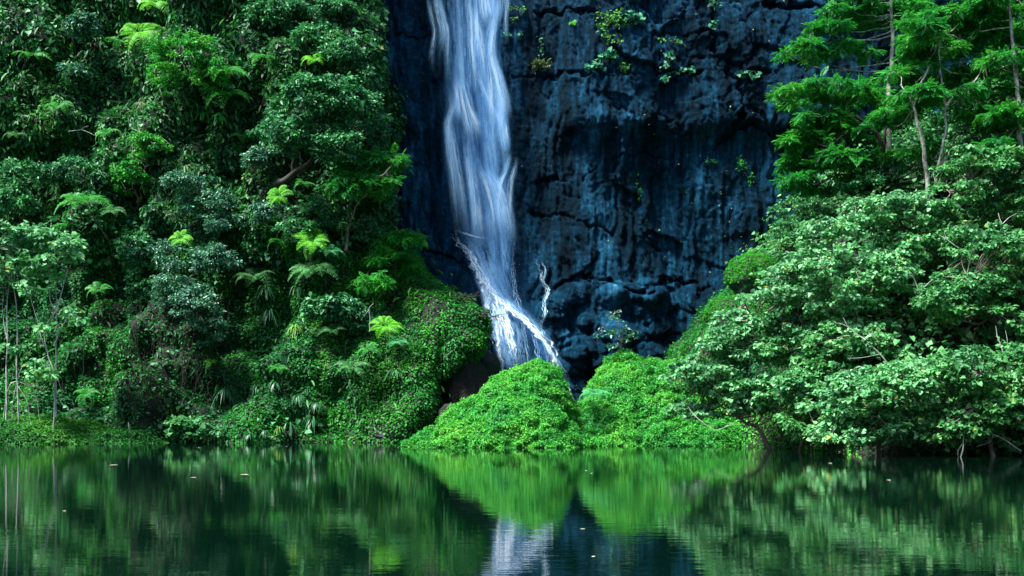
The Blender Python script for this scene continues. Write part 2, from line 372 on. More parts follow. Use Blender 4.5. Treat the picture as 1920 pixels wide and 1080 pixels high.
# cliff ------------------------------------------------------------
def cliff_base(x, z):
    Y = 76.0 + 0 * x
    Y = Y - 3.2 * (1 - sstep(0, 13, z))                      # talus leans out towards the foot
    Y = Y - 1.0 * sstep(19, 21, z) * sstep(2.5, 4, x)        # upper tier juts
    # rounded shelf the fall runs over
    d = np.hypot((x + 4.6) / 3.4, (z - 7.2) / 4.2); Y = Y - 3.0 * np.clip(1 - d * d, 0, 1) ** .7
    d = np.hypot((x - .2) / 3.2, (z - 4.5) / 4.5); Y = Y - 1.6 * np.clip(1 - d * d, 0, 1) ** .7
    return Y
CRACKS = [  # (points in photo pixels, half width m, depth m)
    ([(960, 140), (1050, 143), (1150, 150), (1250, 140), (1330, 135), (1440, 140)], .28, .5),
    ([(1336, 0), (1335, 60), (1338, 115), (1352, 132), (1372, 150), (1388, 175), (1388, 215)], .3, .8),
    ([(1388, 215), (1375, 250), (1350, 270), (1330, 285)], .45, .8),
    ([(1375, 250), (1410, 235), (1440, 245), (1460, 275), (1500, 290)], .45, .9),
    ([(1110, 165), (1135, 195), (1165, 215), (1210, 225), (1260, 225)], .16, .35),
    ([(1000, 25), (1060, 22), (1120, 28)], .3, .6),
    ([(1220, 70), (1250, 65), (1300, 68), (1330, 60)], .25, .45),
    ([(1430, 10), (1500, 18), (1570, 15)], .6, 1.1),
    ([(985, 345), (1040, 335), (1080, 350), (1140, 300), (1200, 290), (1280, 300)], .15, .35),
    ([(1000, 400), (1060, 405), (1110, 425), (1150, 440)], .4, .6),
    ([(1165, 330), (1180, 400), (1205, 440), (1240, 470)], .18, .35),
    ([(1270, 220), (1275, 280), (1262, 330)], .15, .3),
    ([(1100, 520), (1160, 540), (1210, 560), (1250, 520), (1290, 530), (1330, 540)], .35, .7),
    ([(1250, 500), (1260, 590), (1240, 640)], .3, .5),
    ([(990, 560), (1040, 575), (1060, 590)], .3, .5),
    ([(740, 60), (790, 68), (815, 60)], .25, .5),
    ([(720, 330), (760, 300), (800, 310)], .3, .5),
    ([(800, 470), (845, 480), (880, 500), (900, 540)], .22, .5),
]
def seg_dist(x, z, pts):
    d = np.full(x.shape, 1e9)
    for (a, b) in zip(pts[:-1], pts[1:]):
        ax, az = a; bx, bz = b; vx, vz = bx - ax, bz - az
        t = np.clip(((x - ax) * vx + (z - az) * vz) / (vx * vx + vz * vz + 1e-9), 0, 1)
        d = np.minimum(d, np.hypot(x - ax - t * vx, z - az - t * vz))
    return d
def spaced(a, b, c, d, fine, coarse):
    l = [np.arange(a, b, coarse), np.arange(b, c, fine), np.arange(c, d + coarse, coarse)]
    return np.concatenate(l)
cx = spaced(-46, -13, 26, 62, .09, .7); cz = np.concatenate([np.arange(-1.2, 31, .09), np.arange(31, 46, .5)])
X, Z = np.meshgrid(cx, cz, indexing='ij')
P3 = np.stack([X, 0 * X, Z], -1)
wx = X + .55 * fbm(P3 * .3, 2) + .1 * fbm(P3 * 2.5, 3); wz = Z + .55 * fbm(P3 * .3 + 40, 2) + .1 * fbm(P3 * 2.5 + 9, 3)
big = fbm(P3 * np.array([.10, 1, .07]), 4)
f1, e1 = facets(wx / 3.1, wz / 4.0, 11, .9, .5)
f2, e2 = facets(wx / 1.25 + 4, wz / 1.7, 31, .8, .6)
f3, e3 = facets(wx / .5 + 9, wz / .62, 51, .8, .6)
infall = 1 - sstep(2.2, 4.5, np.abs(X + 2.2 - .06 * (Z - 14)))
smooth_amt = 1 - .55 * infall
Yc = cliff_base(X, Z) - 1.3 * big * (1 - .4 * infall)
upper = sstep(18, 24, Z) * sstep(4, 9, X)
lowr = (1 - sstep(7, 12, Z)) * sstep(4, 8, X)
colum = np.abs(perlin(np.stack([X * 1.6 + .8 * perlin(P3 * .5), 0 * X, Z * .16], -1)))   # ribs running down
Yc = Yc - smooth_amt * (f1 * (.40 + .5 * upper) + f2 * (.17 + .28 * upper + .25 * lowr) + f3 * (.09 + .10 * upper + .12 * lowr)) - .55 * colum * (1 - upper) * (1 - lowr)
Yc = Yc + (.05 + .1 * upper) * (1 - sstep(0, .06, e1)) * smooth_amt + .10 * (1 - sstep(0, .09, e2)) * (upper + .5 * lowr)
Yc = Yc - .13 * (np.abs(perlin(P3 * np.array([1.6, 1, .7]))) + .6 * np.abs(perlin(P3 * np.array([3.6, 1, 2.0])))) - .05 * fbm(P3 * 4, 2)
for pts, hw, dp in CRACKS:
    w = [tuple(PX(a, b, 75.5)[[0, 2]]) for a, b in pts]
    dd = seg_dist(X + .3 * fbm(P3 * 1.3 + 9, 4), Z + .3 * fbm(P3 * 1.3 + 70, 4), w)
    vary = .35 + .9 * np.clip(perlin(P3 * .6 + 3) + .5, 0, 1); Yc = Yc + dp * .9 * vary * (1 - sstep(0, hw * .62 * vary, dd))
# boulders heaped at the foot on the right
for k in range(46):
    bx, bz = rng.uniform(2.5, 14), rng.uniform(3.2, 9.5); r = rng.uniform(.5, 1.5)
    d = np.hypot((X - bx) / r, (Z - bz) / (r * .75)); Yc = Yc - r * .55 * np.sqrt(np.clip(1 - d * d, 0, 1))
V = np.stack([X, Yc, Z], -1).reshape(-1, 3)
cliffQ = gridquads(len(cx), len(cz))[:, ::-1]
# lip going back at the top
cliff = add('cliff', V, cliffQ, M['rock'], smooth=False)
tag(cliff, 'dark blue wet basalt wall behind the waterfall', None, None, 'structure')
bvh_cliff = BVHTree.FromPolygons(V.tolist(), cliffQ.tolist())

# left hillside -------------------------------------------------------
EDGE = [(-200, 640), (0, 672), (100, 680), (200, 690), (300, 690), (410, 700), (440, 752), (490, 782), (520, 812), (550, 845), (580, 885), (600, 900), (640, 896), (680, 872), (710, 846), (740, 828), (780, 822), (835, 800), (900, 790)]
hz_ = np.concatenate([np.arange(-1, 27, .16), np.arange(27, 44, .8)])
ze = np.array([CAMZ + (HZ - y) / F * 64.5 for y, _ in EDGE])[::-1]; xe = np.array([(x - 960) / F * 64.5 for _, x in EDGE])[::-1]
xedge = np.interp(hz_, ze, xe)
rad = 2.6
s_front = np.concatenate([np.arange(-62, -31, 1.0), np.arange(-31, 0, .16)])    # offset from the corner start
n_arc = 18; n_back = 60
def hill_front(x, z):
    Y = 60.6 + .42 * np.clip(z, -1, 10.5) + .22 * np.clip(z - 10.5, 0, 50)
    Y = Y + 2.4 * sstep(-17, -24, x) * sstep(0, 3, z)          # recess at far left
    Y = Y + 1.3 * np.exp(-((x + 14.5) / 2.4) ** 2) * sstep(.5, 3, z) * (1 - sstep(9, 13, z))
    Y = Y - 1.2 * np.exp(-((x + 7) / 3.5) ** 2 - ((z - 4) / 4) ** 2)
    Y = Y - 1.5 * np.exp(-((x + 12) / 4) ** 2 - ((z - 17) / 4) ** 2)
    return Y
rows = []
for z, xw in zip(hz_, xedge):
    xf = xw - rad * .8 + s_front - s_front[-1]
    a = np.linspace(0, math.pi / 2, n_arc + 1)[1:]
    y0 = hill_front(np.array([xw - rad * .8]), z)[0]
    ax = xw - rad * .8 + rad * .8 * np.sin(a); ay = y0 + rad * (1 - np.cos(a))
    by = np.linspace(ay[-1], 80, n_back + 1)[1:]
    rows.append(np.stack([np.concatenate([xf, ax, np.full(n_back, ax[-1])]), np.concatenate([hill_front(xf, z), ay, by]), np.full(len(xf) + n_arc + n_back, z)], 1))
H = np.array(rows)                                # (nz, ns, 3)
du = np.gradient(H, axis=1); dv = np.gradient(H, axis=0)
Nn = unit(np.cross(du, dv))
lump = fbm(H * np.array([.22, .22, .2]), 3); lump2 = fbm(H * .65 + 30, 3)
gully = np.abs(perlin(H * np.array([.33, .33, .05]) + 12))
side = H[..., 1] > hill_front(H[..., 0], H[..., 2]) + 1.5
disp = 1.9 * lump + .75 * lump2 - 1.0 * np.clip(.16 - gully, 0, 1) * 6 * sstep(1, 3, H[..., 2])
disp = disp * (1 - .6 * sstep(-11, -7.5, H[..., 0]) * (1 - sstep(9, 12, H[..., 2])))
disp = np.where(side, disp * .55, disp)
H2 = H + Nn * disp[..., None]
H2[..., 2] = np.where(H[..., 2] < 0, H[..., 2], H2[..., 2])
nz, ns = H2.shape[:2]
hillV = H2.reshape(-1, 3); hillQ = gridquads(nz, ns)[:, ::-1]
# normals must face the camera
hill = add('hillside', hillV, hillQ, M['soil'], smooth=True)
tag(hill, 'steep overgrown hillside left of the waterfall', None, None, 'structure')
bvh_hill = BVHTree.FromPolygons(hillV.tolist(), hillQ.tolist())

# right hillside ---------------------------------------------------------
def shore_r(x): return lerp_tab(x, [(6, 57.5), (9, 57), (11, 55.5), (13, 49), (15, 44.5), (20, 42.5), (60, 41)])
def zr_base(x, y):
    cap = lerp_tab(x, [(6, .6), (8, 1.2), (9.0, 2.2), (9.6, 3.6), (10.2, 5.2), (11.4, 5.8), (11.8, 6.6), (12.4, 7.4), (13.5, 8.4), (20, 14), (30, 20), (50, 30)])
    d = y - shore_r(x)
    depth = lerp_tab(x, [(6, 3), (10, 4), (13, 8), (20, 16), (60, 18)])
    t = np.clip(d / depth, -1, 1.3)
    return np.where(t > 0, cap * (1 - (1 - np.clip(t, 0, 1)) ** 1.5), t * 2.0) + np.clip(t - 1, 0, 1) * cap * .2
gx = np.concatenate([np.arange(6, 16, .12), np.arange(16, 62, .3)]); gy = np.concatenate([np.arange(39, 50, .3), np.arange(50, 64, .12), np.arange(64, 80, .3)])
GX, GY = np.meshgrid(gx, gy, indexing='ij')
GZ = zr_base(GX, GY); G3 = np.stack([GX, GY, 0 * GX], -1)
GZ = GZ + np.clip(GZ, 0, 3) * (.20 * fbm(G3 * .4, 4) + .16 * fbm(G3 * 1.1, 3))
GZ = np.where(GX < 7.5, np.minimum(GZ, (GX - 6) * .8 - .2), GZ)
Vr = np.stack([GX, GY, GZ], -1).reshape(-1, 3); Qr = gridquads(len(gx), len(gy))
hr = add('hillside', Vr, Qr, M['soil'], smooth=True)
tag(hr, 'wooded slope rising on the right bank', None, None, 'structure')
bvh_r = BVHTree.FromPolygons(Vr.tolist(), Qr.tolist())
def zr(x, y):
    h = bvh_r.ray_cast(Vector((x, y, 60)), Vector((0, 0, -1)))
    return h[0].z if h[0] else float(zr_base(np.array(x), np.array(y)))

# pond, bed, valley ---------------------------------------------------------
wx_ = np.array([-70, 70.]); wy_ = np.array([4.0, 79.])
X, Y = np.meshgrid(wx_, wy_, indexing='ij')
water = add('pond', np.stack([X, Y, 0 * X], -1).reshape(-1, 3), gridquads(2, 2), M['water'])
tag(water, 'still dark green pool reflecting the banks', None, None, 'structure')
tx = np.arange(-400, 401, 8.); ty = np.arange(-400, 601, 8.)
X, Y = np.meshgrid(tx, ty, indexing='ij')
dl = np.maximum(np.maximum(np.abs(X) - 44, 0), np.maximum(-(Y + 2), 0))
T_ = -1.3 + 1.6 * sstep(0, 8, dl) + np.minimum(dl * .62, 46)  # unseen valley walls beside and behind the camera, added to block low sky light
beh = sstep(84, 96, Y)
T_ = T_ * (1 - beh) + 44 * beh
G3 = np.stack([X, Y, 0 * X], -1)
T_ = T_ + np.clip(T_, 0, 20) / 20 * 6 * fbm(G3 * .03, 4)
g = add('ground', np.stack([X, Y, T_], -1).reshape(-1, 3), gridquads(len(tx), len(ty)), M['valley'], smooth=True)
tag(g, 'valley ground round the pool, its unseen sides raised to block low sky light', None, None, 'structure')

# ------------------------------------------------------------------ scattering
def sample_mesh(V, Q, n, dens=None):
    """random points on quads; dens(points)->0..1 keeps some"""
    A, B, C, D_ = (V[Q[:, k]] for k in range(4))
    nr = np.cross(C - A, D_ - B); ar = np.linalg.norm(nr, axis=1) * .5
    idx = rng.choice(len(Q), n, p=ar / ar.sum())
    u, v = rng.random((2, n, 1))
    P = A[idx] * (1 - u) * (1 - v) + B[idx] * u * (1 - v) + C[idx] * u * v + D_[idx] * (1 - u) * v
    Nm = unit(nr[idx])
    if dens is not None:
        k = rng.random(n) < dens(P, Nm); P = P[k]; Nm = Nm[k]
    return P, Nm
UP = np.array([0, 0, 1.0])
def carpet(P, Nm, size, shape, thick=.18, up=.7, droop=.5, jit=.6, clumpf=.9, sizevar=.35):
    """leaves standing off a surface, lifted in small cushions"""
    n = len(P)
    c = np.clip(fbm(P * clumpf, 3) + .25, 0, 1)
    P = P + Nm * (rng.random((n, 1)) * thick * (.3 + c[:, None] * 2.2))
    N = unit(Nm) + UP * up + rng.normal(size=(n, 3)) * jit
    T = np.cross(np.cross(N, -UP * droop + Nm * .4 + rng.normal(size=(n, 3)) * .7), N)
    s = size * (1 + sizevar * rng.normal(size=n)).clip(.45, 1.8)
    return place(*shape, P, T, N, s)

def flipn(Nm, ref):
    s = np.sign(np.sum(Nm * ref, 1, keepdims=True)); s[s == 0] = 1
    return Nm * s

# visible part of the hill only (a bit beyond the frame)
hc = hillV[hillQ].mean(1); hpx, hpy = toPX(hc)
vis = (hpx > -260) & (hpx < 1200) & (hpy > -260) & (hc[:, 2] > -.2) & (hc[:, 1] < 79)
HQ = hillQ[vis]
def rockgap(P):
    px, py = toPX(P)
    g = (px > 822) & (py > 705 - (px - 830) * .3 + 14 * perlin(P * .9)) & (py < 800)
    return g
def d_creep(P, N):
    px, py = toPX(P)
    hang = (np.abs(px - 330) < 95) & (py > 560) & (py < 800)
    d = np.where(hang, .35, 1.0)
    d = d * np.where(rockgap(P), 0, 1) * np.where(fbm(P * .5 + 7, 2) < -.55, .25, 1)
    return d
outw = np.array([.35, -1, .15])
P, Nm = sample_mesh(hillV, HQ, 640000, d_creep); Nm = flipn(Nm, outw)
px, py = toPX(P)
low = (py > 430 + 60 * perlin(P * .3)) 
spur = low & (px > 600 + 40 * perlin(P * .4)) & (py > 470)
V, Q = carpet(P[spur], Nm[spur], .14, LEAF1, .13, .9)
o = add('spur_creeper', V, Q, M['spurleaf']); tag(o, 'brighter creeper draped over the rounded spur beside the waterfall', 'ground cover', None, 'stuff')
low2 = low & ~spur; V, Q = carpet(P[low2], Nm[low2], .16, LEAF1, .15, .9)
o = add('creeper_carpet', V, Q, M['creeper']); tag(o, 'dense small-leaved creeper carpeting the left slope down to the pool', 'ground cover', None, 'stuff')
hi = ~low
mb = MB(); mb.add(*carpet(P[hi][::3], Nm[hi][::3], .24, LEAF2, .3, .5, clumpf=.5)); 
o = add('undergrowth', *mb.get(), M['tangle']); tag(o, 'mixed leafy undergrowth covering the upper left slope', 'undergrowth', None, 'stuff')
# long hanging leaves, upper left
def d_long(P, N):
    px, py = toPX(P); return np.where((py < 430) & (px < 460), .35 + .65 * (fbm(P * .3, 2) > 0), .06 * (py < 800)) * np.where(rockgap(P), 0, 1)
P, Nm = sample_mesh(hillV, HQ, 60000, d_long); Nm = flipn(Nm, outw)
V, Q = carpet(P, Nm, .40, LONG, .55, .4, 1.8, .45, .35)
o = add('hanging_leaf_vine', V, Q, M['tangle']); tag(o, 'vines with long drooping leaves over the upper left slope', 'vines', None, 'stuff')
# round heart leaves
def d_heart(P, N):
    px, py = toPX(P); n = fbm(P * .35 + 60, 2); return np.where((py < 500), (n > .12) * .9, (n > .35) * .3 * (px < 600)) * np.where(rockgap(P), 0, 1)
P, Nm = sample_mesh(hillV, HQ, 42000, d_heart); Nm = flipn(Nm, outw)
V, Q = carpet(P, Nm, .22, HEART, .45, .6, .9, .5, .5)
o = add('heart_leaf_vine', V, Q, M['canopy']); tag(o, 'patches of broad heart-shaped vine leaves scattered on the left slope', 'vines', None, 'stuff')
# bare hanging roots and stems
mb = MB()
for k in range(230):
    px = rng.normal(320, 80) if k < 150 else rng.uniform(0, 700); py = rng.uniform(540, 740) if k < 150 else rng.uniform(60, 700)
    h = bvh_hill.ray_cast(Vector((0, 0, CAMZ)), Vector(PX(px, py, 1.0)) - Vector((0, 0, CAMZ)))
    if not h[0]: continue
    p = np.array(h[0]) + np.array([0, -.25 - rng.random() * .25, 0]); l = rng.uniform(.8, 2.6)
    q = np.array([p + np.array([0, 0, -l * t]) + np.array([perlin(np.array([k, t * 3, 1.])) * .3, -.15 * t, 0]) for t in np.linspace(0, 1, 7)])
    mb.add(*tube(q, .022, .012, 4))
o = add('hanging_roots', *mb.get(), M['root']); tag(o, 'thin brown roots hanging down the lower left slope', 'roots', None, 'stuff')
# leaves on the right slope
rc = Vr[Qr].mean(1); rpx, rpy = toPX(rc)
RQ = Qr[(rpx < 2250) & (rc[:, 2] > -.1)]
P, Nm = sample_mesh(Vr, RQ, 240000, lambda P, N: np.where(P[:, 0] < 14, 1, .28)); Nm = flipn(Nm, np.array([0, -.3, 1]))
lowx = P[:, 0] < 14.5
lo_ = lowx & (P[:, 2] < 2.2 + .8 * perlin(P)); hi_ = lowx & ~lo_
V, Q = carpet(P[hi_], Nm[hi_], .15, LEAF1, .25, .5); o = add('ledge_moss', V, Q, M['creeper']); tag(o, 'dark moss and low herbs on the rocky ledges right of the mounds', 'moss', None, 'stuff')
V, Q = carpet(P[lo_], Nm[lo_], .11, LEAF1, .16, .8)
o = add('bank_creeper', V, Q, M['moundleaf']); tag(o, 'bright creeper carpeting the low bank right of the mounds', 'ground cover', None, 'stuff')
V, Q = carpet(P[~lowx], Nm[~lowx], .19, HEART, 1.1, .6, clumpf=.5)
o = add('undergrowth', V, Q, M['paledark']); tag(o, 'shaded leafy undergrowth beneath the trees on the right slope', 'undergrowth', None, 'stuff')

# ------------------------------------------------------------------ mounds
def dome(x, y, c):
    cx_, cy_, rx, ry, h, pw = c
    d = ((x - cx_) / rx) ** 2 + ((y - cy_) / ry) ** 2
    return np.where(d < 1, h * np.clip(1 - d, 0, 1) ** pw, -.6 * (np.sqrt(d) - 1) * min(rx, ry))
def smax(zs, k=9.0):
    s = sum(np.exp(k * z) for z in zs); return np.log(s) / k
def mound(name, label, x0, x1, y0, y1, domes, n, seed, dens=None):
    gx = np.arange(x0, x1, .1); gy = np.arange(y0, y1, .1)
    GX, GY = np.meshgrid(gx, gy, indexing='ij'); G = np.stack([GX, GY, 0 * GX + seed], -1)
    wxx = GX + .35 * fbm(G * .5, 2); wyy = GY + .35 * fbm(G * .5 + 33, 2)
    Zm = smax([dome(wxx, wyy, d) for d in domes])
    Zm = Zm + np.clip(Zm, 0, 1.2) * (.24 * fbm(G * .6, 2) + .10 * fbm(G * 2.0, 2))
    Zm = np.maximum(Zm, -.8)
    V = np.stack([GX, GY, Zm], -1).reshape(-1, 3); Q = gridquads(len(gx), len(gy))
    Q = Q[(V[Q][:, :, 2].max(1) > -.5)]
    c = domes[0]
    t = empty(name, (c[0], c[1] - 1, 0)); tag(t, label, 'mound')
    add('earth', V, Q, M['moundsoil'], t, True)
    Qs = Q[V[Q][:, :, 2].min(1) > -.12]
    P, Nm = sample_mesh(V, Qs, n); Nm = flipn(Nm, np.array([0, 0, 1]))
    Vl, Ql = carpet(P, Nm, .085, LEAF1, .17, .4, .4, .75, 2.1)
    cr = add('creeper', Vl, Ql, M['moundleaf'], t); cr['kind'] = 'stuff'
    return t, BVHTree.FromPolygons(V.tolist(), Q.tolist())
m1, bvh_m1 = mound('vine_covered_mound', 'bright green creeper-covered mound at the pool edge in front of the waterfall foot', -6.2, 5.0, 50.5, 60, [
    (1.42, 56.3, 1.62, 2.9, 3.9, .42), (.2, 56.2, 2.0, 2.4, 3.6, .55), (-1.3, 55.6, 2.7, 2.3, 2.25, .75), (.7, 54.5, 2.5, 2.2, 2.3, .6), (-.9, 53.9, 3.95, 1.55, 1.05, .5), (1.3, 53.6, 2.3, 1.4, .9, .5)], 250000, 1.0)
m2, bvh_m2 = mound('vine_covered_mound', 'rounded green creeper-covered mound right of the waterfall foot with a sapling on top', 2.8, 14.2, 52.5, 63, [
    (5.95, 59, 2.15, 3.2, 4.5, .5), (8.0, 59.4, 3.2, 3.2, 4.2, .5), (5.2, 57.6, 2.0, 2.3, 2.4, .6), (7.6, 57.3, 3.6, 2.0, 2.2, .6), (8.2, 56.2, 5.2, 1.5, .95, .5), (11, 57.5, 3.0, 2.2, 1.8, .6), (4.0, 57.6, 1.3, 1.7, 2.3, .5)], 330000, 5.0)

# low grassy spit at the far left
def spit():
    gx = np.arange(-34, -18, .2); gy = np.arange(55, 64, .2); GX, GY = np.meshgrid(gx, gy, indexing='ij'); G = np.stack([GX, GY, 0 * GX], -1)
    Zm = smax([dome(GX, GY, d) for d in [(-26, 60.5, 5.2, 3.4, 1.3, .6), (-31, 60.5, 5, 4, 1.6, .6), (-21.5, 60.3, 2.8, 1.6, .6, .6)]]) + .1 * fbm(G, 3)
    Zm = np.maximum(Zm, -.8); V = np.stack([GX, GY, Zm], -1).reshape(-1, 3); Q = gridquads(len(gx), len(gy))
    o = add('bank', V, Q, M['moundsoil'], None, True); tag(o, 'low grassy bank at the left end of the pool', None, None, 'structure')
    Qs = Q[V[Q][:, :, 2].min(1) > -.2]; P, Nm = sample_mesh(V, Qs, 44000); Nm = flipn(Nm, UP)
    Vl, Ql = carpet(P, Nm, .19, LONG, .14, .6, .4, .5, 1.2)
    o = add('bank_grass', Vl, Ql, M['grassy']); tag(o, 'short grass and weeds on the low left bank', 'grass', None, 'stuff')
    return BVHTree.FromPolygons(V.tolist(), Q.tolist())
bvh_spit = spit()

# ------------------------------------------------------------------ plants
def ray(px, py, trees):
    d = Vector(PX(px, py, 1.0)) - Vector((0, 0, CAMZ)); best = None
    for b in trees:
        h = b.ray_cast(Vector((0, 0, CAMZ)), d)
        if h[0] is not None and (best is None or h[0].y < best.y): best = h[0]
    return np.array(best) if best is not None else None
def clump_leaves(C, r, n, shape, L, flat=.6, up=.8, droop=.35, jit=.45):
    """leaves gathered round clump centres C (k,3) with radii r (k)"""
    k = len(C); idx = rng.integers(0, k, n)
    e = unit(rng.normal(size=(n, 3)) + np.array([0, -.25, .35])); rad = rng.random((n, 1)) ** .45
    P = C[idx] + e * rad * np.asarray(r)[idx][:, None] * np.array([1, 1, flat])
    N = e * .45 + UP * up + rng.normal(size=(n, 3)) * jit
    T = e * np.array([1, 1, .3]) - UP * droop + rng.normal(size=(n, 3)) * .4
    s = L * (1 + .28 * rng.normal(size=n)).clip(.5, 1.7)
    return place(*shape, P, T, N, s)
def ell_clumps(ells, n, front=.55):
    """clump centres near the skin of ellipsoids given as (px,py,rx_px,ry_px,D,depth_m)"""
    w = np.array([e[2] * e[3] for e in ells], float); w /= w.sum(); out = []
    while len(out) < n:
        e = ells[rng.choice(len(ells), p=w)]
        d = unit(rng.normal(size=3) + np.array([0, -front, .3])); q = .55 + .45 * rng.random()
        c = PX(e[0], e[1], e[4]); m = e[4] / F
        out.append(c + d * q * np.array([e[2] * m, e[5], e[3] * m]))
    return np.array(out)
def make_tree(name, label, cat, stems, ells, nclump, cr, nleaf, L, shape, leafm, barkm, r0=.14, group=None, flat=.6, up=.8, droop=.35, limbs=14, twigs=True, base=None, wob=.12, front=.55, limbr=.42):
    """stems: list of polylines in world coords (first starts at the base)"""
    base = np.array(stems[0][0]) if base is None else np.array(base)
    t = empty(name, base); tag(t, label, cat, group)
    mb = MB(); nodes = []
    for k, st in enumerate(stems):
        p = smoothpath(np.array(st, float), 7); rr = r0 if k == 0 else r0 * .6
        mb.add(*tube(p, rr, rr * .22, 8, wob)); nodes += list(p[len(p) // 3:])
    C = ell_clumps(ells, nclump, front)
    nodes = np.array(nodes)
    # limbs to the larger groups, twigs from limbs to every clump
    sel = C[rng.choice(len(C), min(limbs, len(C)), replace=False)]
    limbpts = [nodes]
    for c in sel:
        a = nodes[np.argmin(np.linalg.norm(nodes - c - np.array([0, 0, 1.2]) * 0 , axis=1) + .6 * np.maximum(nodes[:, 2] - c[2], 0))]
        mid = (a + c) / 2 + np.array([rng.normal() * .25, rng.normal() * .2, -.12 * np.linalg.norm(c - a) + rng.normal() * .15])
        p = smoothpath([a, mid, c], 6); mb.add(*tube(p, r0 * limbr, r0 * .08, 6, .08)); limbpts.append(p)
    lp = np.concatenate(limbpts)
    if twigs:
        for c in C:
            a = lp[np.argmin(np.linalg.norm(lp - c, axis=1))]
            if np.linalg.norm(a - c) > .15:
                mid = (a + c) / 2 + rng.normal(size=3) * .12
                mb.add(*tube(smoothpath([a, mid, c], 3), r0 * .14 + .008, .007, 4))
    add('trunk', *mb.get(), barkm, t, True)
    r = cr * rng.uniform(.65, 1.3, len(C))
    V, Q = clump_leaves(C, r, nleaf, shape, L, flat, up, droop)
    add('crown', V, Q, leafm, t)
    return t
def hill_base(p, dz=.6):
    h = bvh_hill.find_nearest(Vector(p) + Vector((0, .8, -dz))); return np.array(h[0])

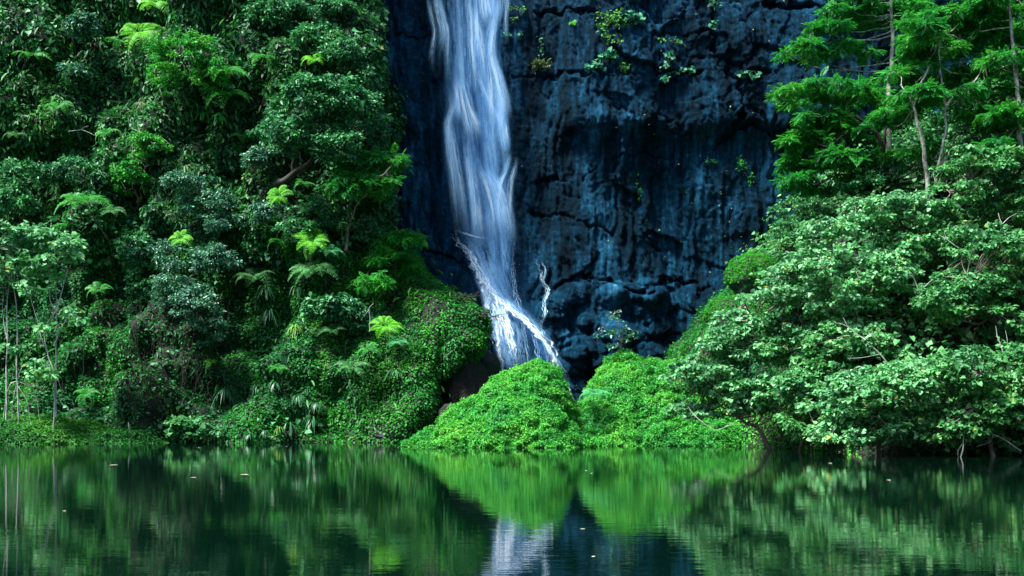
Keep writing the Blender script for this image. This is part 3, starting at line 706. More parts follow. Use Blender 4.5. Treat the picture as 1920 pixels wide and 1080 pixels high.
# --- trees and shrubs on the left slope: (label, ellipsoids px, clumps, clump radius, leaves, leaf length, shape, leaf material, trunk points px or None)
def D_at(px, py, off, trees=(bvh_hill,)):
    h = ray(px, py, trees)
    return (h[1] if h is not None else 66.0) - off
LEFT = [
 ('dark_canopy_tree', 'spreading dark glossy tree leaning out beside the left edge of the cliff', 'tree', [(600, 190, 95, 48, 3.2, 1.6), (670, 205, 58, 45, 3.4, 1.2), (535, 255, 60, 40, 3.0, 1.2), (640, 270, 60, 30, 3, 1)], 120, .55, 8200, .24, LEAF2, 'canopy', [(515, 350), (550, 325), (585, 300), (600, 260), (610, 215)], 'barkbrown', .22),
 ('layered_tree', 'lighter tree with flat leaf layers on two thin trunks below the dark canopy tree', 'tree', [(700, 310, 80, 26, 2.6, 1.2), (650, 350, 42, 28, 2.4, 1.0), (745, 350, 36, 22, 2.6, .8), (690, 350, 70, 26, 2.6, 1.0)], 74, .5, 1700, .42, SPRAYW, 'feather', [(648, 470), (652, 430), (655, 390), (672, 355), (690, 330)], 'barkmid', .11),
 ('shrub', 'bluish small-leaved shrub high on the slope left of the bright fern rosette', 'shrub', [(350, 345, 60, 26, 1.3, .9), (395, 390, 62, 34, 1.3, .9), (430, 420, 40, 24, 1.2, .7)], 60, .45, 5200, .15, LEAF2, 'glossy', None, 'barkbrown', .08),
 ('shrub', 'big bluish glossy shrub bulging over the dark hollow in the middle of the left slope', 'shrub', [(330, 480, 62, 34, 2.0, 1.0), (405, 490, 45, 28, 2.0, .9), (320, 540, 40, 42, 1.9, .8), (370, 570, 55, 40, 2.1, .9), (390, 620, 38, 28, 1.9, .7)], 100, .42, 8500, .15, LEAF2, 'glossy', None, 'barkbrown', .1),
 ('shrub', 'dark leafy bush at the slope crest beside the cliff above the canopy tree', 'shrub', [(640, 105, 50, 34, 1.4, 1.0), (590, 75, 46, 32, 1.2, .9), (670, 140, 30, 28, 1.4, .7)], 50, .5, 3800, .2, LEAF2, 'canopy', None, 'barkbrown', .08),
 ('shrub', 'fine-leaved yellowish green bush below the bright fern near the top left', 'shrub', [(340, 100, 70, 42, 1.3, 1.0), (310, 150, 50, 36, 1.2, .8), (390, 140, 46, 34, 1.2, .8)], 62, .45, 5200, .15, LEAF2, 'fresh', None, 'barkbrown', .07),
 ('shrub', 'broad-leaved shrub at the top edge of the photo left of the cliff', 'shrub', [(520, 25, 60, 34, 1.3, 1.0), (610, 20, 50, 30, 1.3, 1.0)], 50, .55, 3600, .22, LEAF2, 'canopy', None, 'barkbrown', .08),
 ('shrub', 'small glossy shrub in the dark top left corner region', 'shrub', [(155, 50, 36, 26, 1.2, .8), (135, 140, 28, 18, 1.2, .7)], 26, .45, 1600, .22, LEAF2, 'glossy', None, 'barkbrown', .06),
 ('shrub', 'large loose shrub at the left edge above the leaning fern trunk', 'shrub', [(60, 330, 70, 34, 1.6, 1.1), (140, 320, 60, 26, 1.5, 1.0), (20, 380, 50, 30, 1.5, 1.0)], 55, .5, 3300, .22, LEAF2, 'canopy', None, 'barkbrown', .07),
 ('shrub', 'pale fresh shrub in the middle of the upper left slope', 'shrub', [(245, 330, 44, 40, 1.0, .8), (280, 270, 36, 26, 1.0, .7)], 34, .42, 2400, .16, LEAF2, 'fresh', None, 'barkmid', .06),
 ('fresh_green_tree', 'young fresh green tree with feathery sprays on the crest of the lower spur', 'tree', [(750, 455, 48, 28, 1.5, 1.0), (720, 490, 40, 28, 1.4, .9), (700, 530, 44, 24, 1.4, .9), (760, 505, 40, 24, 1.5, .7)], 60, .42, 1400, .36, SPRAYW, 'fresh', [(735, 590), (738, 550), (742, 510), (748, 470)], 'barkbrown', .07),
 ('shrub', 'leafy shrub behind the two thin trunks left of the cliff', 'shrub', [(600, 400, 50, 30, 1.2, .9), (560, 430, 46, 26, 1.1, .8), (690, 430, 30, 26, 1.2, .8)], 46, .45, 3000, .18, LEAF2, 'canopy', None, 'barkbrown', .06),
 ('shrub', 'dark broad-leaved shrub in the shaded hollow of the spur', 'shrub', [(620, 580, 60, 30, 1.0, .8), (680, 600, 44, 28, 1.0, .8)], 44, .45, 2000, .26, LEAF2, 'canopy', None, 'barkbrown', .06),
 ('shrub', 'low light green bush standing at the waterline on the left', 'shrub', [(345, 800, 34, 22, 1.6, .8), (378, 812, 30, 18, 1.6, .7)], 30, .35, 1500, .22, HEART, 'paledark', None, 'barkmid', .05),
 ('shrub', 'small mid-green shrub between the big bluish shrub and the left saplings', 'shrub', [(250, 470, 34, 40, 1.2, .8), (265, 540, 26, 36, 1.2, .7)], 36, .4, 2200, .18, LEAF2, 'canopy', None, 'barkbrown', .05),
 ('shrub', 'round shrub at the left foot of the canopy tree trunk', 'shrub', [(485, 300, 34, 26, 1.2, .8), (500, 400, 40, 22, 1.0, .7)], 34, .4, 2200, .17, LEAF2, 'glossy', None, 'barkbrown', .05),
]
for (nm, lab, cat, el, nc, cr, nl, L, sh, lm, tr, bm, r0) in LEFT:
    ells = []
    for (ex, ey, rx, ry, off, dep) in el:
        ells.append((ex, ey, rx, ry, D_at(ex, ey, off), dep))
    if tr:
        D0 = ells[0][4]; n = len(tr); pts = []
        hb = ray(tr[0][0], tr[0][1], [bvh_hill]); Db = hb[1]
        for i, (a, b) in enumerate(tr): pts.append(PX(a, b, Db + (D0 - Db) * i / (n - 1)))
        stems = [pts]
        if nm == 'layered_tree':
            stems.append([pts[1], PX(665, 395, Db - 1), PX(688, 360, Db - 1.6), PX(712, 330, Db - 2.2)])
        if nm == 'dark_canopy_tree':
            stems.append([pts[1], PX(552, 295, Db - 1), PX(560, 270, Db - 1.6), PX(555, 235, Db - 2.2)]); stems.append([pts[2], PX(625, 280, Db - 1.8), PX(660, 240, Db - 2.6)])
    else:
        c = PX(*el[0][:2], ells[0][4]); b = hill_base(c, .9)
        if b[2] < .05: b[2] = .05
        stems = [[b, (b + c) / 2 + np.array([.1, -.1, -.1]), c]]
        for e in ells[1:]: stems.append([b, (b + PX(e[0], e[1], e[4])) / 2, PX(e[0], e[1], e[4])])
    spr = sh is SPRAYW
    make_tree(nm, lab, cat, stems, ells, int(nc * 1.35), cr * .8, int(nl * 1.3), L * .9, sh, M[lm], M[bm], r0, flat=.35 if spr else .6, up=1.6 if spr else .8, limbs=10)

# --- pale-stemmed saplings on the left bank
def gz(px, D): return PX(px, 780, D)[[0, 1]]
PALE = [
 ('slim sapling with a straight whitish stem nearest the left edge', 58.6, [[(12, 815), (12, 720), (14, 640), (13, 575), (19, 520), (25, 470)], [(14, 640), (5, 590), (8, 540)]], [(20, 440, 50, 28), (-30, 470, 50, 40), (40, 490, 34, 22), (0, 520, 30, 24)], 46, 950),
 ('whitish sapling propped on arching stilt roots by the left bank', 58.9, [[(36, 812), (33, 720), (31, 680), (32, 600), (29, 560), (22, 510), (40, 480)], [(33, 715), (50, 722), (66, 738), (76, 800)], [(33, 715), (18, 724), (8, 770), (10, 812)], [(33, 710), (44, 685), (62, 676), (84, 674)], [(31, 722), (45, 740), (52, 760), (58, 806)], [(30, 725), (24, 760), (22, 808)], [(50, 722), (70, 722), (84, 742)]], [(70, 450, 50, 26), (60, 500, 36, 20), (55, 600, 24, 14), (75, 690, 26, 14), (20, 660, 22, 16)], 46, 1000),
 ('sapling with a curved white stem forking high above the left bank', 58.3, [[(100, 812), (103, 740), (101, 700), (90, 662), (83, 632), (88, 608), (104, 582), (116, 548), (124, 515), (136, 488)], [(121, 525), (116, 500), (112, 478)], [(104, 582), (94, 560), (92, 520)], [(90, 662), (76, 630), (70, 600), (58, 560), (55, 530)], [(102, 645), (118, 610), (130, 590), (150, 580)], [(103, 700), (112, 720), (116, 742)]], [(100, 500, 46, 24), (130, 470, 34, 20), (60, 540, 30, 16), (133, 588, 22, 10), (160, 598, 14, 8), (90, 620, 20, 10), (85, 705, 24, 12)], 54, 1000),
 ('thin mottled sapling standing straight behind the curved white stem', 59.4, [[(106, 814), (105, 740), (106, 660), (105, 560), (104, 500), (96, 470)]], [(100, 450, 44, 22), (150, 465, 30, 18)], 26, 480),
]
for lab, D, stems, el, nc, nl in PALE:
    st = [[PX(a, b, D + .25 * perlin(np.array([a * .03, b * .02, 2.]))) for a, b in s] for s in stems]
    h = ray(stems[0][0][0], stems[0][0][1], [bvh_spit]); b0 = PX(stems[0][0][0], stems[0][0][1], D)
    g = bvh_spit.ray_cast(Vector((b0[0], b0[1], 10)), Vector((0, 0, -1)))
    zb = g[0].z - .05 if g[0] else 0
    b0[2] = min(zb, b0[2]); st[0][0] = b0
    make_tree('pale_stemmed_sapling', lab, 'tree', st, [(e[0], e[1], e[2], e[3], D - .3, .8) for e in el], nc, .34, nl, .22, HEART, M['pale'], M['barkwhite'], .045, 'pale saplings on the left bank', limbs=6, wob=.04)

# --- right bank: pale broad-leaved thicket
RIGHT = [
 # label, D, ellipses (px,py,rx,ry), depth, clumps, leaves, trunk px list
 ('pale-leaved shrub reaching left over the bank in front of the right mound', 49.5, [(1310, 700, 72, 34), (1370, 740, 72, 44), (1290, 775, 48, 20), (1430, 740, 60, 46), (1340, 650, 50, 22), (1360, 625, 40, 20)], 1.6, 130, 5200, [(1452, 842), (1425, 808), (1400, 792), (1360, 770), (1320, 740)], 'pale', .10),
 ('light green leafy tree leaning left below the mossy boulders', 50.0, [(1390, 610, 66, 34), (1450, 570, 66, 50), (1400, 660, 76, 30), (1500, 640, 70, 60), (1480, 520, 56, 30)], 2.0, 150, 6000, [(1520, 830), (1500, 760), (1480, 690), (1450, 640), (1420, 600)], 'pale', .16),
 ('leafy tree with bare white branches in the middle of the right thicket', 47.8, [(1580, 560, 80, 60), (1530, 500, 60, 40), (1640, 520, 80, 56), (1600, 640, 90, 50), (1540, 440, 50, 26)], 2.2, 170, 7200, [(1650, 815), (1640, 740), (1625, 660), (1600, 590), (1580, 520)], 'pale', .16),
 ('upper pale-leaved tree at the feet of the tall bare trunks', 49.0, [(1640, 400, 66, 40), (1710, 400, 70, 40), (1760, 450, 66, 44), (1690, 470, 70, 36), (1600, 430, 46, 30)], 2.0, 130, 5200, [(1730, 700), (1725, 620), (1715, 540), (1700, 460), (1690, 410)], 'pale', .15),
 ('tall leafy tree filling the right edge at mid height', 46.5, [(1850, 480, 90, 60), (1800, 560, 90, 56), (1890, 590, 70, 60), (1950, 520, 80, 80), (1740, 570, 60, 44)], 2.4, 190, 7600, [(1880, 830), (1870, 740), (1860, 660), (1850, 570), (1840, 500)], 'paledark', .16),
 ('low front bush dipping its leaves in the water right of the bank', 43.2, [(1620, 740, 80, 46), (1560, 780, 58, 40), (1660, 800, 84, 38), (1580, 820, 56, 26), (1700, 720, 70, 50)], 1.7, 170, 6800, [(1650, 862), (1648, 830), (1640, 790), (1630, 745)], 'pale', .1),
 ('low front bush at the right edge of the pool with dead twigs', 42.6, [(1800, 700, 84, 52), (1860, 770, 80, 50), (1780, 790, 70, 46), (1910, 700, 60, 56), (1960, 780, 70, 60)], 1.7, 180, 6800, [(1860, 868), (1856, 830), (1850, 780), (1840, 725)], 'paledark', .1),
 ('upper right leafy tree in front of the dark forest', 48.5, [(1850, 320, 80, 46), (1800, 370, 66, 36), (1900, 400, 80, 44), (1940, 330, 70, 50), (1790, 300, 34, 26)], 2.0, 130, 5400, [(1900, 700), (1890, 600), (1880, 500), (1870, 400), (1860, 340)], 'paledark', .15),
 ('dark green bush against the cliff above the mossy boulders', 58.5, [(1510, 400, 66, 28), (1470, 440, 44, 22), (1560, 440, 56, 30), (1600, 470, 50, 26)], 1.4, 76, 5200, None, 'canopy', .1),
 ('deep green tree between the thicket and the slender trunks', 54.5, [(1620, 350, 70, 34), (1700, 330, 80, 40), (1780, 360, 60, 50), (1580, 370, 44, 26), (1860, 260, 90, 50)], 1.8, 110, 6000, None, 'canopy', .12),
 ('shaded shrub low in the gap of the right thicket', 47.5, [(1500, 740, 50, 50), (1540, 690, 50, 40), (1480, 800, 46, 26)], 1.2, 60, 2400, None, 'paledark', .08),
]
for lab, D, el, dep, nc, nl, tr, lm, r0 in RIGHT:
    ells = [(e[0], e[1], e[2], e[3], D + .3 * math.sin(e[0]), dep) for e in el]
    if tr:
        x, y = PX(tr[0][0], tr[0][1], D)[[0, 1]]; z = zr(x, y); pts = [PX(a, b, D) for a, b in tr]
        b = np.array([x, y, min(z, 1e9)]); 
        if b[2] > pts[1][2]: pts = pts[2:]
        if b[2] < -.3: b[2] = -.3
        stems = [[b] + pts[1:] if len(pts) > 2 else [b] + pts]
    else:
        c = PX(el[0][0], el[0][1], D); z = zr(c[0], c[1] + .8); b = np.array([c[0], c[1] + .8, z])
        stems = [[b, (b + c) / 2 + np.array([.15, 0, 0]), c]]
    dk = lm == 'canopy'
    make_tree('dark_leaved_tree' if dk else 'broad_leaved_tree', lab, 'tree' if ('tree' in lab) else 'shrub', stems, ells, int(nc * 1.7), .34, int(nl * 2.0), .13 if dk else .148, LEAF2 if dk else HEART, M[lm], M['barkbrown' if dk else 'barkmid'], r0, limbs=16, flat=.45)

# --- bare dead branches caught in the thicket
def branch(lab, D, lines, r=.028, mat='barkwhite', name='dead_branch', cat='branch'):
    b = PX(*lines[0][0], D); t = empty(name, b); tag(t, lab, cat)
    mb = MB()
    for l in lines[:1]: mb.add(*tube(smoothpath([PX(a, c, D) for a, c in l], 5), r, r * .4, 6, .05))
    add('stem', *mb.get(), M[mat], t, True)
    if len(lines) > 1:
        for l in lines[1:]:
            V, Q = tube(smoothpath([PX(a, c, D) for a, c in l], 5), r * .55, r * .2, 5, .04)
            add('twig', V, Q, M[mat], t, True)
branch('forked white dead branch slanting across the middle of the right thicket', 45.3, [[(1672, 690), (1650, 665), (1620, 635), (1595, 618), (1581, 594)], [(1650, 665), (1625, 668), (1590, 672)], [(1620, 635), (1634, 628), (1648, 645)], [(1600, 620), (1580, 608), (1565, 606)], [(1640, 655), (1625, 645), (1626, 662)]])
branch('long pale dead branch rising left from the thicket above the forked one', 45.8, [[(1730, 575), (1722, 545), (1712, 520), (1700, 505)], [(1712, 520), (1690, 512), (1660, 515)], [(1722, 545), (1740, 530), (1752, 522)]])
branch('whitish bare stem leaning at the right edge of the thicket', 44.2, [[(1897, 706), (1885, 670), (1872, 635), (1866, 610)], [(1885, 670), (1890, 640), (1886, 620)]])
branch('thin grey dead branch low over the water near the right edge', 41.9, [[(1800, 866), (1806, 830), (1812, 795), (1806, 788)], [(1806, 830), (1795, 845), (1798, 862)], [(1812, 800), (1822, 812), (1818, 835)]])
branch('horizontal dead branch above the waterline at far right', 42.0, [[(1915, 845), (1890, 828), (1862, 815), (1840, 812)], [(1862, 815), (1855, 828), (1830, 838)]])
branch('pale slanting dead twig below the left-reaching shrub', 48.0, [[(1322, 795), (1305, 782), (1295, 770), (1290, 762)], [(1322, 795), (1345, 806), (1382, 790)]])
branch('whitish dead branch in the upper right foliage', 46.5, [[(1850, 500), (1820, 478), (1790, 460), (1760, 440)], [(1790, 460), (1775, 448), (1770, 430)]])
branch('grey bare stem at the top right of the thicket by the frame edge', 46.0, [[(1885, 440), (1878, 420), (1872, 400)], [(1878, 420), (1890, 410), (1905, 402)]])
branch('small white twig fork low in the front bush', 42.4, [[(1662, 800), (1650, 785), (1638, 780), (1622, 778)], [(1650, 785), (1634, 796), (1628, 806)]], .02)

def hill_branch(lab, lines, r=.022, off=1.1):
    h = ray(lines[0][0][0], lines[0][0][1], [bvh_hill]); branch(lab, (h[1] if h is not None else 64) - off, lines, r)
hill_branch('short pale bare stem at the top of the left slope', [[(540, -4), (544, 14), (541, 30), (545, 44)]], .03)
hill_branch('pale twig curving down in the middle of the upper left slope', [[(212, 305), (218, 328), (228, 342), (236, 354)], [(250, 262), (248, 290), (243, 318)]])
hill_branch('white dead twig lying across the upper left slope', [[(128, 247), (150, 243), (165, 247), (176, 254)], [(150, 243), (158, 238), (166, 236)]])
hill_branch('grey bent branch with brown bark right of the white dead twig', [[(300, 282), (278, 262), (262, 248), (258, 228)], [(262, 248), (246, 240), (240, 222)], [(278, 262), (300, 258), (318, 272)]], .035)
hill_branch('thin pale stem standing in the dark pocket of the spur', [[(692, 622), (694, 600), (692, 580), (700, 568)], [(692, 580), (684, 590), (676, 600)]])
hill_branch('bare pale stub leaning on the lower left slope above the water', [[(244, 812), (243, 800), (241, 790)]], .05)

# --- slender trees with feathery crowns, upper right
FEATH = [
 ('tall slender tree with a speckled white trunk against the cliff', 57.0, [[(1668, 700), (1668, 380), (1666, 200), (1673, 90), (1672, 20), (1670, -60)]], [(1640, 30, 70, 20), (1560, 55, 52, 18), (1600, 95, 46, 14), (1525, 95, 50, 14), (1700, 80, 56, 20), (1590, 10, 60, 18), (1650, -50, 110, 40), (1495, 100, 26, 8)], 84, 3000, 'barkpale', .15),
 ('dark leaning tree spreading feathery layers leftward over the cliff', 54.0, [[(1672, 700), (1668, 420), (1664, 350), (1656, 290), (1640, 245), (1615, 225), (1560, 205)], [(1656, 290), (1660, 250), (1668, 225)], [(1640, 245), (1590, 250), (1540, 285)], [(1664, 350), (1610, 330), (1560, 330)]], [(1500, 178, 52, 14), (1560, 165, 56, 15), (1620, 180, 50, 18), (1540, 225, 66, 15), (1610, 250, 46, 16), (1520, 262, 56, 15), (1500, 305, 46, 13), (1570, 300, 60, 16), (1630, 300, 40, 14), (1500, 345, 50, 13), (1590, 345, 46, 14), (1475, 205, 26, 8)], 110, 4300, 'barkbrown', .16),
 ('slim forked tree with two pale trunks rising from the pale thicket', 50.5, [[(1742, 560), (1740, 372), (1736, 300), (1722, 240), (1710, 195), (1690, 160)], [(1742, 372), (1754, 340), (1770, 260), (1772, 200), (1763, 130), (1760, 60)], [(1772, 200), (1785, 185), (1796, 165)], [(1712, 200), (1730, 150), (1745, 120)]], [(1700, 140, 60, 18), (1760, 95, 70, 20), (1720, 180, 44, 14), (1800, 150, 54, 18), (1680, 215, 44, 12), (1790, 40, 80, 24), (1830, 215, 44, 16), (1720, 60, 44, 16), (1720, 285, 30, 10)], 96, 3700, 'barkpale', .125),
 ('straight pale-trunked tree at the right edge of the photo', 50.0, [[(1915, 600), (1914, 320), (1910, 200), (1902, 110), (1896, 40), (1895, -60)]], [(1860, 60, 66, 20), (1880, 120, 60, 18), (1850, 170, 56, 16), (1900, 210, 50, 18), (1860, 235, 56, 16), (1930, 80, 60, 24), (1880, 10, 70, 20), (1960, 160, 60, 30), (1850, 280, 40, 12)], 96, 3700, 'barkpale', .13),
 ('background tree filling the gap behind the forked pale trunks', 60.0, [[(1800, 500), (1795, 300), (1800, 160), (1800, 50)]], [(1800, 60, 120, 50), (1860, 180, 110, 60), (1760, 210, 60, 44), (1940, 100, 90, 90), (1720, 30, 70, 34), (1800, 280, 90, 40)], 100, 3200, 'barkbrown', .14),
]
for k, (lab, D, stems, el, nc, nl, bm, r0) in enumerate(FEATH):
    st = [[PX(a, b, D + .3 * math.sin(b * .02)) for a, b in s] for s in stems]
    x, y = st[0][0][0], D; st[0][0] = np.array([x, y, zr(x, y) - .1])
    if st[0][1][2] < st[0][0][2]: st[0].pop(1)
    ells = [(e[0], e[1], e[2], e[3], D + .9 + 1.0 * math.sin(e[0] * .07 + e[1] * .05), 1.3) for e in el]
    make_tree('feathery_tree', lab, 'tree', st, ells, int(nc * 1.4), .46, int(nl * 1.5), .33, SPRAY, M['feather'], M[bm], r0, 'slender feathery trees on the right slope', flat=.22, up=1.7, droop=.25, limbs=22, wob=.08, front=.0, limbr=.22)

# --- sapling on the right mound
h = bvh_m2.ray_cast(Vector((PX(1165, 600, 58.5)[0], 58.5, 20)), Vector((0, 0, -1)))[0]; b = np.array(h)
st = [[b, PX(1164, 640, 58.5), PX(1160, 610, 58.5), PX(1150, 585, 58.5)], [PX(1164, 640, 58.5), PX(1140, 620, 58.4), PX(1128, 608, 58.4)], [PX(1162, 625, 58.5), PX(1178, 615, 58.6), PX(1186, 625, 58.6)]]
make_tree('sapling', 'thin sparse sapling with pale blue-green leaves on top of the right mound', 'sapling', st, [(1150, 598, 14, 16, 58.5, .4), (1135, 630, 22, 18, 58.4, .4), (1172, 632, 22, 18, 58.6, .4), (1158, 650, 20, 12, 58.5, .4)], 26, .26, 330, .14, LEAF2, M['glossy'], M['barkmid'], .04, limbs=8)

# ------------------------------------------------------------------ ferns
def frond_mesh(name, mat, pairs=24, wid=.26, arch=.38, droop=.55, seed=0):
    rg = np.random.default_rng(seed); s = np.linspace(0, 1, 12)
    f = lambda s: np.stack([s * (1 - .1 * s), 0 * s, arch * np.sin(s * math.pi * .62) - droop * s ** 2.2], -1)
    rv, rq = tube(f(s), .012, .004, 4); mb = MB(); mb.add(rv, rq)
    V = []; Q = []
    for k in range(pairs):
        t = .14 + .85 * (k + .5) / pairs; c = f(np.array([t]))[0]; l = wid * math.sin(math.pi * (.12 + .86 * t)) ** .8
        w = .42 * .85 / pairs * 1.25
        for sg in (-1, 1):
            b = len(V); fx = .3 * l; jz = rg.normal() * .012
            V += [list(c + [0, 0, 0]), list(c + [w + fx * .4, sg * l * .45, -.03 * l + jz]), list(c + [fx * 1.1, sg * l, -.28 * l + jz]), list(c + [-w + fx * .4, sg * l * .45, -.03 * l + jz])]
            Q += [[b, b + 1, b + 2, b + 3]] if sg < 0 else [[b, b + 3, b + 2, b + 1]]
    mb.add(np.array(V), np.array(Q))
    return mesh_quads(name, *mb.get(), mat)
FR = {}
for key in ('fern', 'fernbright', 'fernolive', 'fernblue'):
    FR[key] = [frond_mesh('frond', M[key], 24, .27, .34, .5, 1), frond_mesh('frond', M[key], 22, .3, .42, .75, 2), frond_mesh('frond', M[key], 26, .24, .28, .3, 3)]
def fern(px, py, size, key, label, n=10, off=.8, name='fern', trees=(bvh_hill,), trunkpx=None, tilt=.25, halo=(-150, -30), base=None, D=None):
    if D is None:
        h = ray(px, py, trees); D = (h[1] if h is not None else 65) - off
    c = PX(px, py, D)
    if base is None:
        if trunkpx: base = np.array(ray(*trunkpx, trees))
        else:
            q = trees[0].find_nearest(Vector(c) + Vector((0, .5, -.4 * size - .1)))[0]; base = np.array(q)
    t = empty(name, base); tag(t, label, 'fern')
    mid = (base + c) / 2 + np.array([.05, -.05, -.05]); V, Q = tube(smoothpath([base, mid, c], 6), .06 if trunkpx else .035, .035 if trunkpx else .02, 6, .02)
    add('trunk' if trunkpx else 'stalk', V, Q, M['barkmid' if trunkpx else 'barkbrown'], t, True)
    for k in range(n):
        a = 2 * math.pi * (k + rng.uniform(-.3, .3)) / n
        o = bpy.data.objects.new('frond', FR[key][k % 3]); COL.objects.link(o); o.parent = t
        lean = Matrix.Rotation(tilt, 4, 'X')       # crown opens towards the pool
        s = size * rng.uniform(.75, 1.15)
        o.matrix_local = Matrix.Translation(Vector(c - base)) @ lean @ Matrix.Rotation(a, 4, 'Z') @ Matrix.Rotation(rng.uniform(-.3, .2), 4, 'Y') @ Matrix.Rotation(rng.uniform(-.25, .25), 4, 'X') @ Matrix.Scale(s, 4)
    return t
FERNS = [
 (262, 62, 1.75, 'fernbright', 'big yellow-green tree fern glowing near the top left', 9, 1.4, None, .45),
 (225, 78, 1.2, 'fern', 'mid-green fern directly left of the glowing yellow-green one', 8, 1.0, None, .3),
 (290, 8, 1.5, 'fernbright', 'bright fern cut by the top edge of the photo', 8, 1.2, None, .3),
 (425, 135, 1.5, 'fern', 'wide fern at the right side of the fine-leaved bush', 9, 1.3, None, .25),
 (425, 178, 1.6, 'fern', 'flat pale fern with long fronds below the fine-leaved bush', 9, 1.4, None, .15),
 (160, 382, 1.75, 'fern', 'flat-topped tree fern on a leaning bare trunk at the left', 11, 2.0, (205, 455), .12),
 (130, 425, 1.3, 'fern', 'shaded tree fern just below the flat-topped one', 9, 1.2, None, .12),
 (523, 368, .95, 'fernbright', 'small bright fern rosette below the dark canopy tree', 9, 1.0, None, .55),
 (440, 395, 1.25, 'fern', 'arching fern beside the bluish shrub, left of the bright rosette', 8, 1.2, None, .25),
 (340, 447, .85, 'fernbright', 'vivid yellow-green fern on top of the big bluish shrub', 8, 2.4, None, .4),
 (585, 452, 1.25, 'fernbright', 'brightest broad fern above the olive fronds on the spur', 10, 1.5, (580, 500), .5),
 (528, 455, 1.0, 'fern', 'yellowish fern left of the brightest broad one', 8, 1.2, None, .25),
 (618, 472, .95, 'fernblue', 'blue-green fern right of the brightest broad one', 8, 1.4, None, .4),
 (590, 508, 1.75, 'fernolive', 'olive fern with long arching fronds across the spur', 11, 1.4, None, .3),
 (480, 520, 1.4, 'fernolive', 'dull olive fern at the left end of the spur crest', 8, 1.0, None, .3),
 (722, 612, 1.05, 'fernbright', 'bright fern on the lower spur near the brown rock', 9, 1.2, None, .45),
 (745, 640, .8, 'fernblue', 'bluish fern just under the bright spur fern', 7, 1.0, None, .35),
 (660, 690, 1.1, 'fernolive', 'greyish drooping fern low on the spur', 7, .8, None, .4),
 (625, 620, .9, 'fernolive', 'small olive fern under the dark hollow of the spur', 7, .8, None, .4),
 (160, 740, .85, 'fern', 'soft fern low on the left between saplings and hanging roots', 9, .8, None, .3),
 (185, 545, .95, 'fern', 'fern hanging in shade right of the curved white stem', 7, .8, None, .5),
 (395, 680, .45, 'fernbright', 'tiny bright fern on the dark lower slope', 6, .6, None, .4),
 (500, 110, 1.3, 'fern', 'fern on the steep slope left of the crest bush', 9, 1.2, None, .3),
 (590, 112, .9, 'fernbright', 'light fern tucked under the crest bush', 7, 1.9, None, .3),
 (60, 105, 1.2, 'fern', 'shadowy fern in the dark top left corner', 8, .9, None, .3),
 (110, 200, 1.1, 'fern', 'fern among drooping leaves on the upper left slope', 8, .9, None, .3),
 (30, 255, 1.0, 'fernolive', 'dull fern at the left edge of the upper slope', 7, .9, None, .3),
 (200, 250, .9, 'fern', 'fern at the centre of the upper left slope', 7, .9, None, .35),
 (455, 255, 1.0, 'fern', 'fern left of the canopy tree at mid crown height', 8, .9, None, .3),
 (210, 395, .9, 'fernolive', 'olive fern to the right of the flat-topped tree fern', 7, .8, None, .3),
 (570, 345, .9, 'fern', 'fern in front of the leaning canopy tree trunk', 7, .9, None, .3),
 (520, 690, .7, 'fern', 'small fern in the middle of the creeper carpet', 7, .6, None, .4),
 (690, 655, .7, 'fern', 'green fern above the greyish drooping one', 7, .8, None, .4),
]
for (a, b, sz, key, lab, n, off, tp, tl) in FERNS:
    fern(a, b, sz, key, lab, n, off, 'tree_fern' if tp or sz > 1.4 else 'fern', trunkpx=tp, tilt=tl + (.35 if key == 'fernbright' else .1))
# dead trunk of the flat-topped tree fern continues below
hb = bvh_m2.find_nearest(Vector(PX(1112, 775, 56.0)))[0]
fern(1113, 742, 1.0, 'fernblue', 'pale blue-green fern in the gully between the two mounds', 9, 0, 'fern', base=np.array(hb), D=55.6, tilt=.35, trees=(bvh_m2,))
fern(1395, 575, .95, 'fernblue', 'hanging fern between the mossy boulders on the right', 8, .6, 'fern', trees=(bvh_r,), D=57.2, base=np.array(bvh_r.find_nearest(Vector(PX(1395, 600, 58)))[0]), tilt=.4)
fern(1390, 565, .6, 'fernbright', 'small yellow-green fern above the hanging one by the mossy boulders', 7, .6, 'fern', trees=(bvh_r,), D=57.0, base=np.array(bvh_r.find_nearest(Vector(PX(1390, 580, 58)))[0]), tilt=.3)

# ------------------------------------------------------------------ strap-leaved clumps
def strap(px, py, L, n, mat, label, off=.35, down=.75, w=.05, trees=(bvh_hill,), name='strap_leaved_plant', D=None):
    h = ray(px, py, trees)
    if D is not None: b = PX(px, py, D)
    else:
        b = h + np.array([0, -.38, .05])
    t = empty(name, b); tag(t, label, 'plant')
    mb = MB()
    for k in range(n):
        a = rng.uniform(-.2, math.pi + .2); d = np.array([math.cos(a), -abs(math.sin(a)) * .8 - .2, 0]); d /= np.linalg.norm(d)
        l = L * rng.uniform(.5, 1.2); e = rng.uniform(.0, 1.1); s = np.linspace(0, 1, 8)[:, None]
        p = b + d * l * (.62 * s) + UP * l * (e * s - (e * .6 + down) * s ** 2)
        side = unit(np.cross(d, UP)[None])[0]; ww = (w * np.sin(np.pi * (.14 + .84 * s)) ** .7)
        fold = UP * .25
        Vl = np.stack([p - side * ww + fold * ww, p, p + side * ww + fold * ww], 1).reshape(-1, 3)
        mb.add(Vl, gridquads(8, 3))
    add('leaves', *mb.get(), M[mat], t)
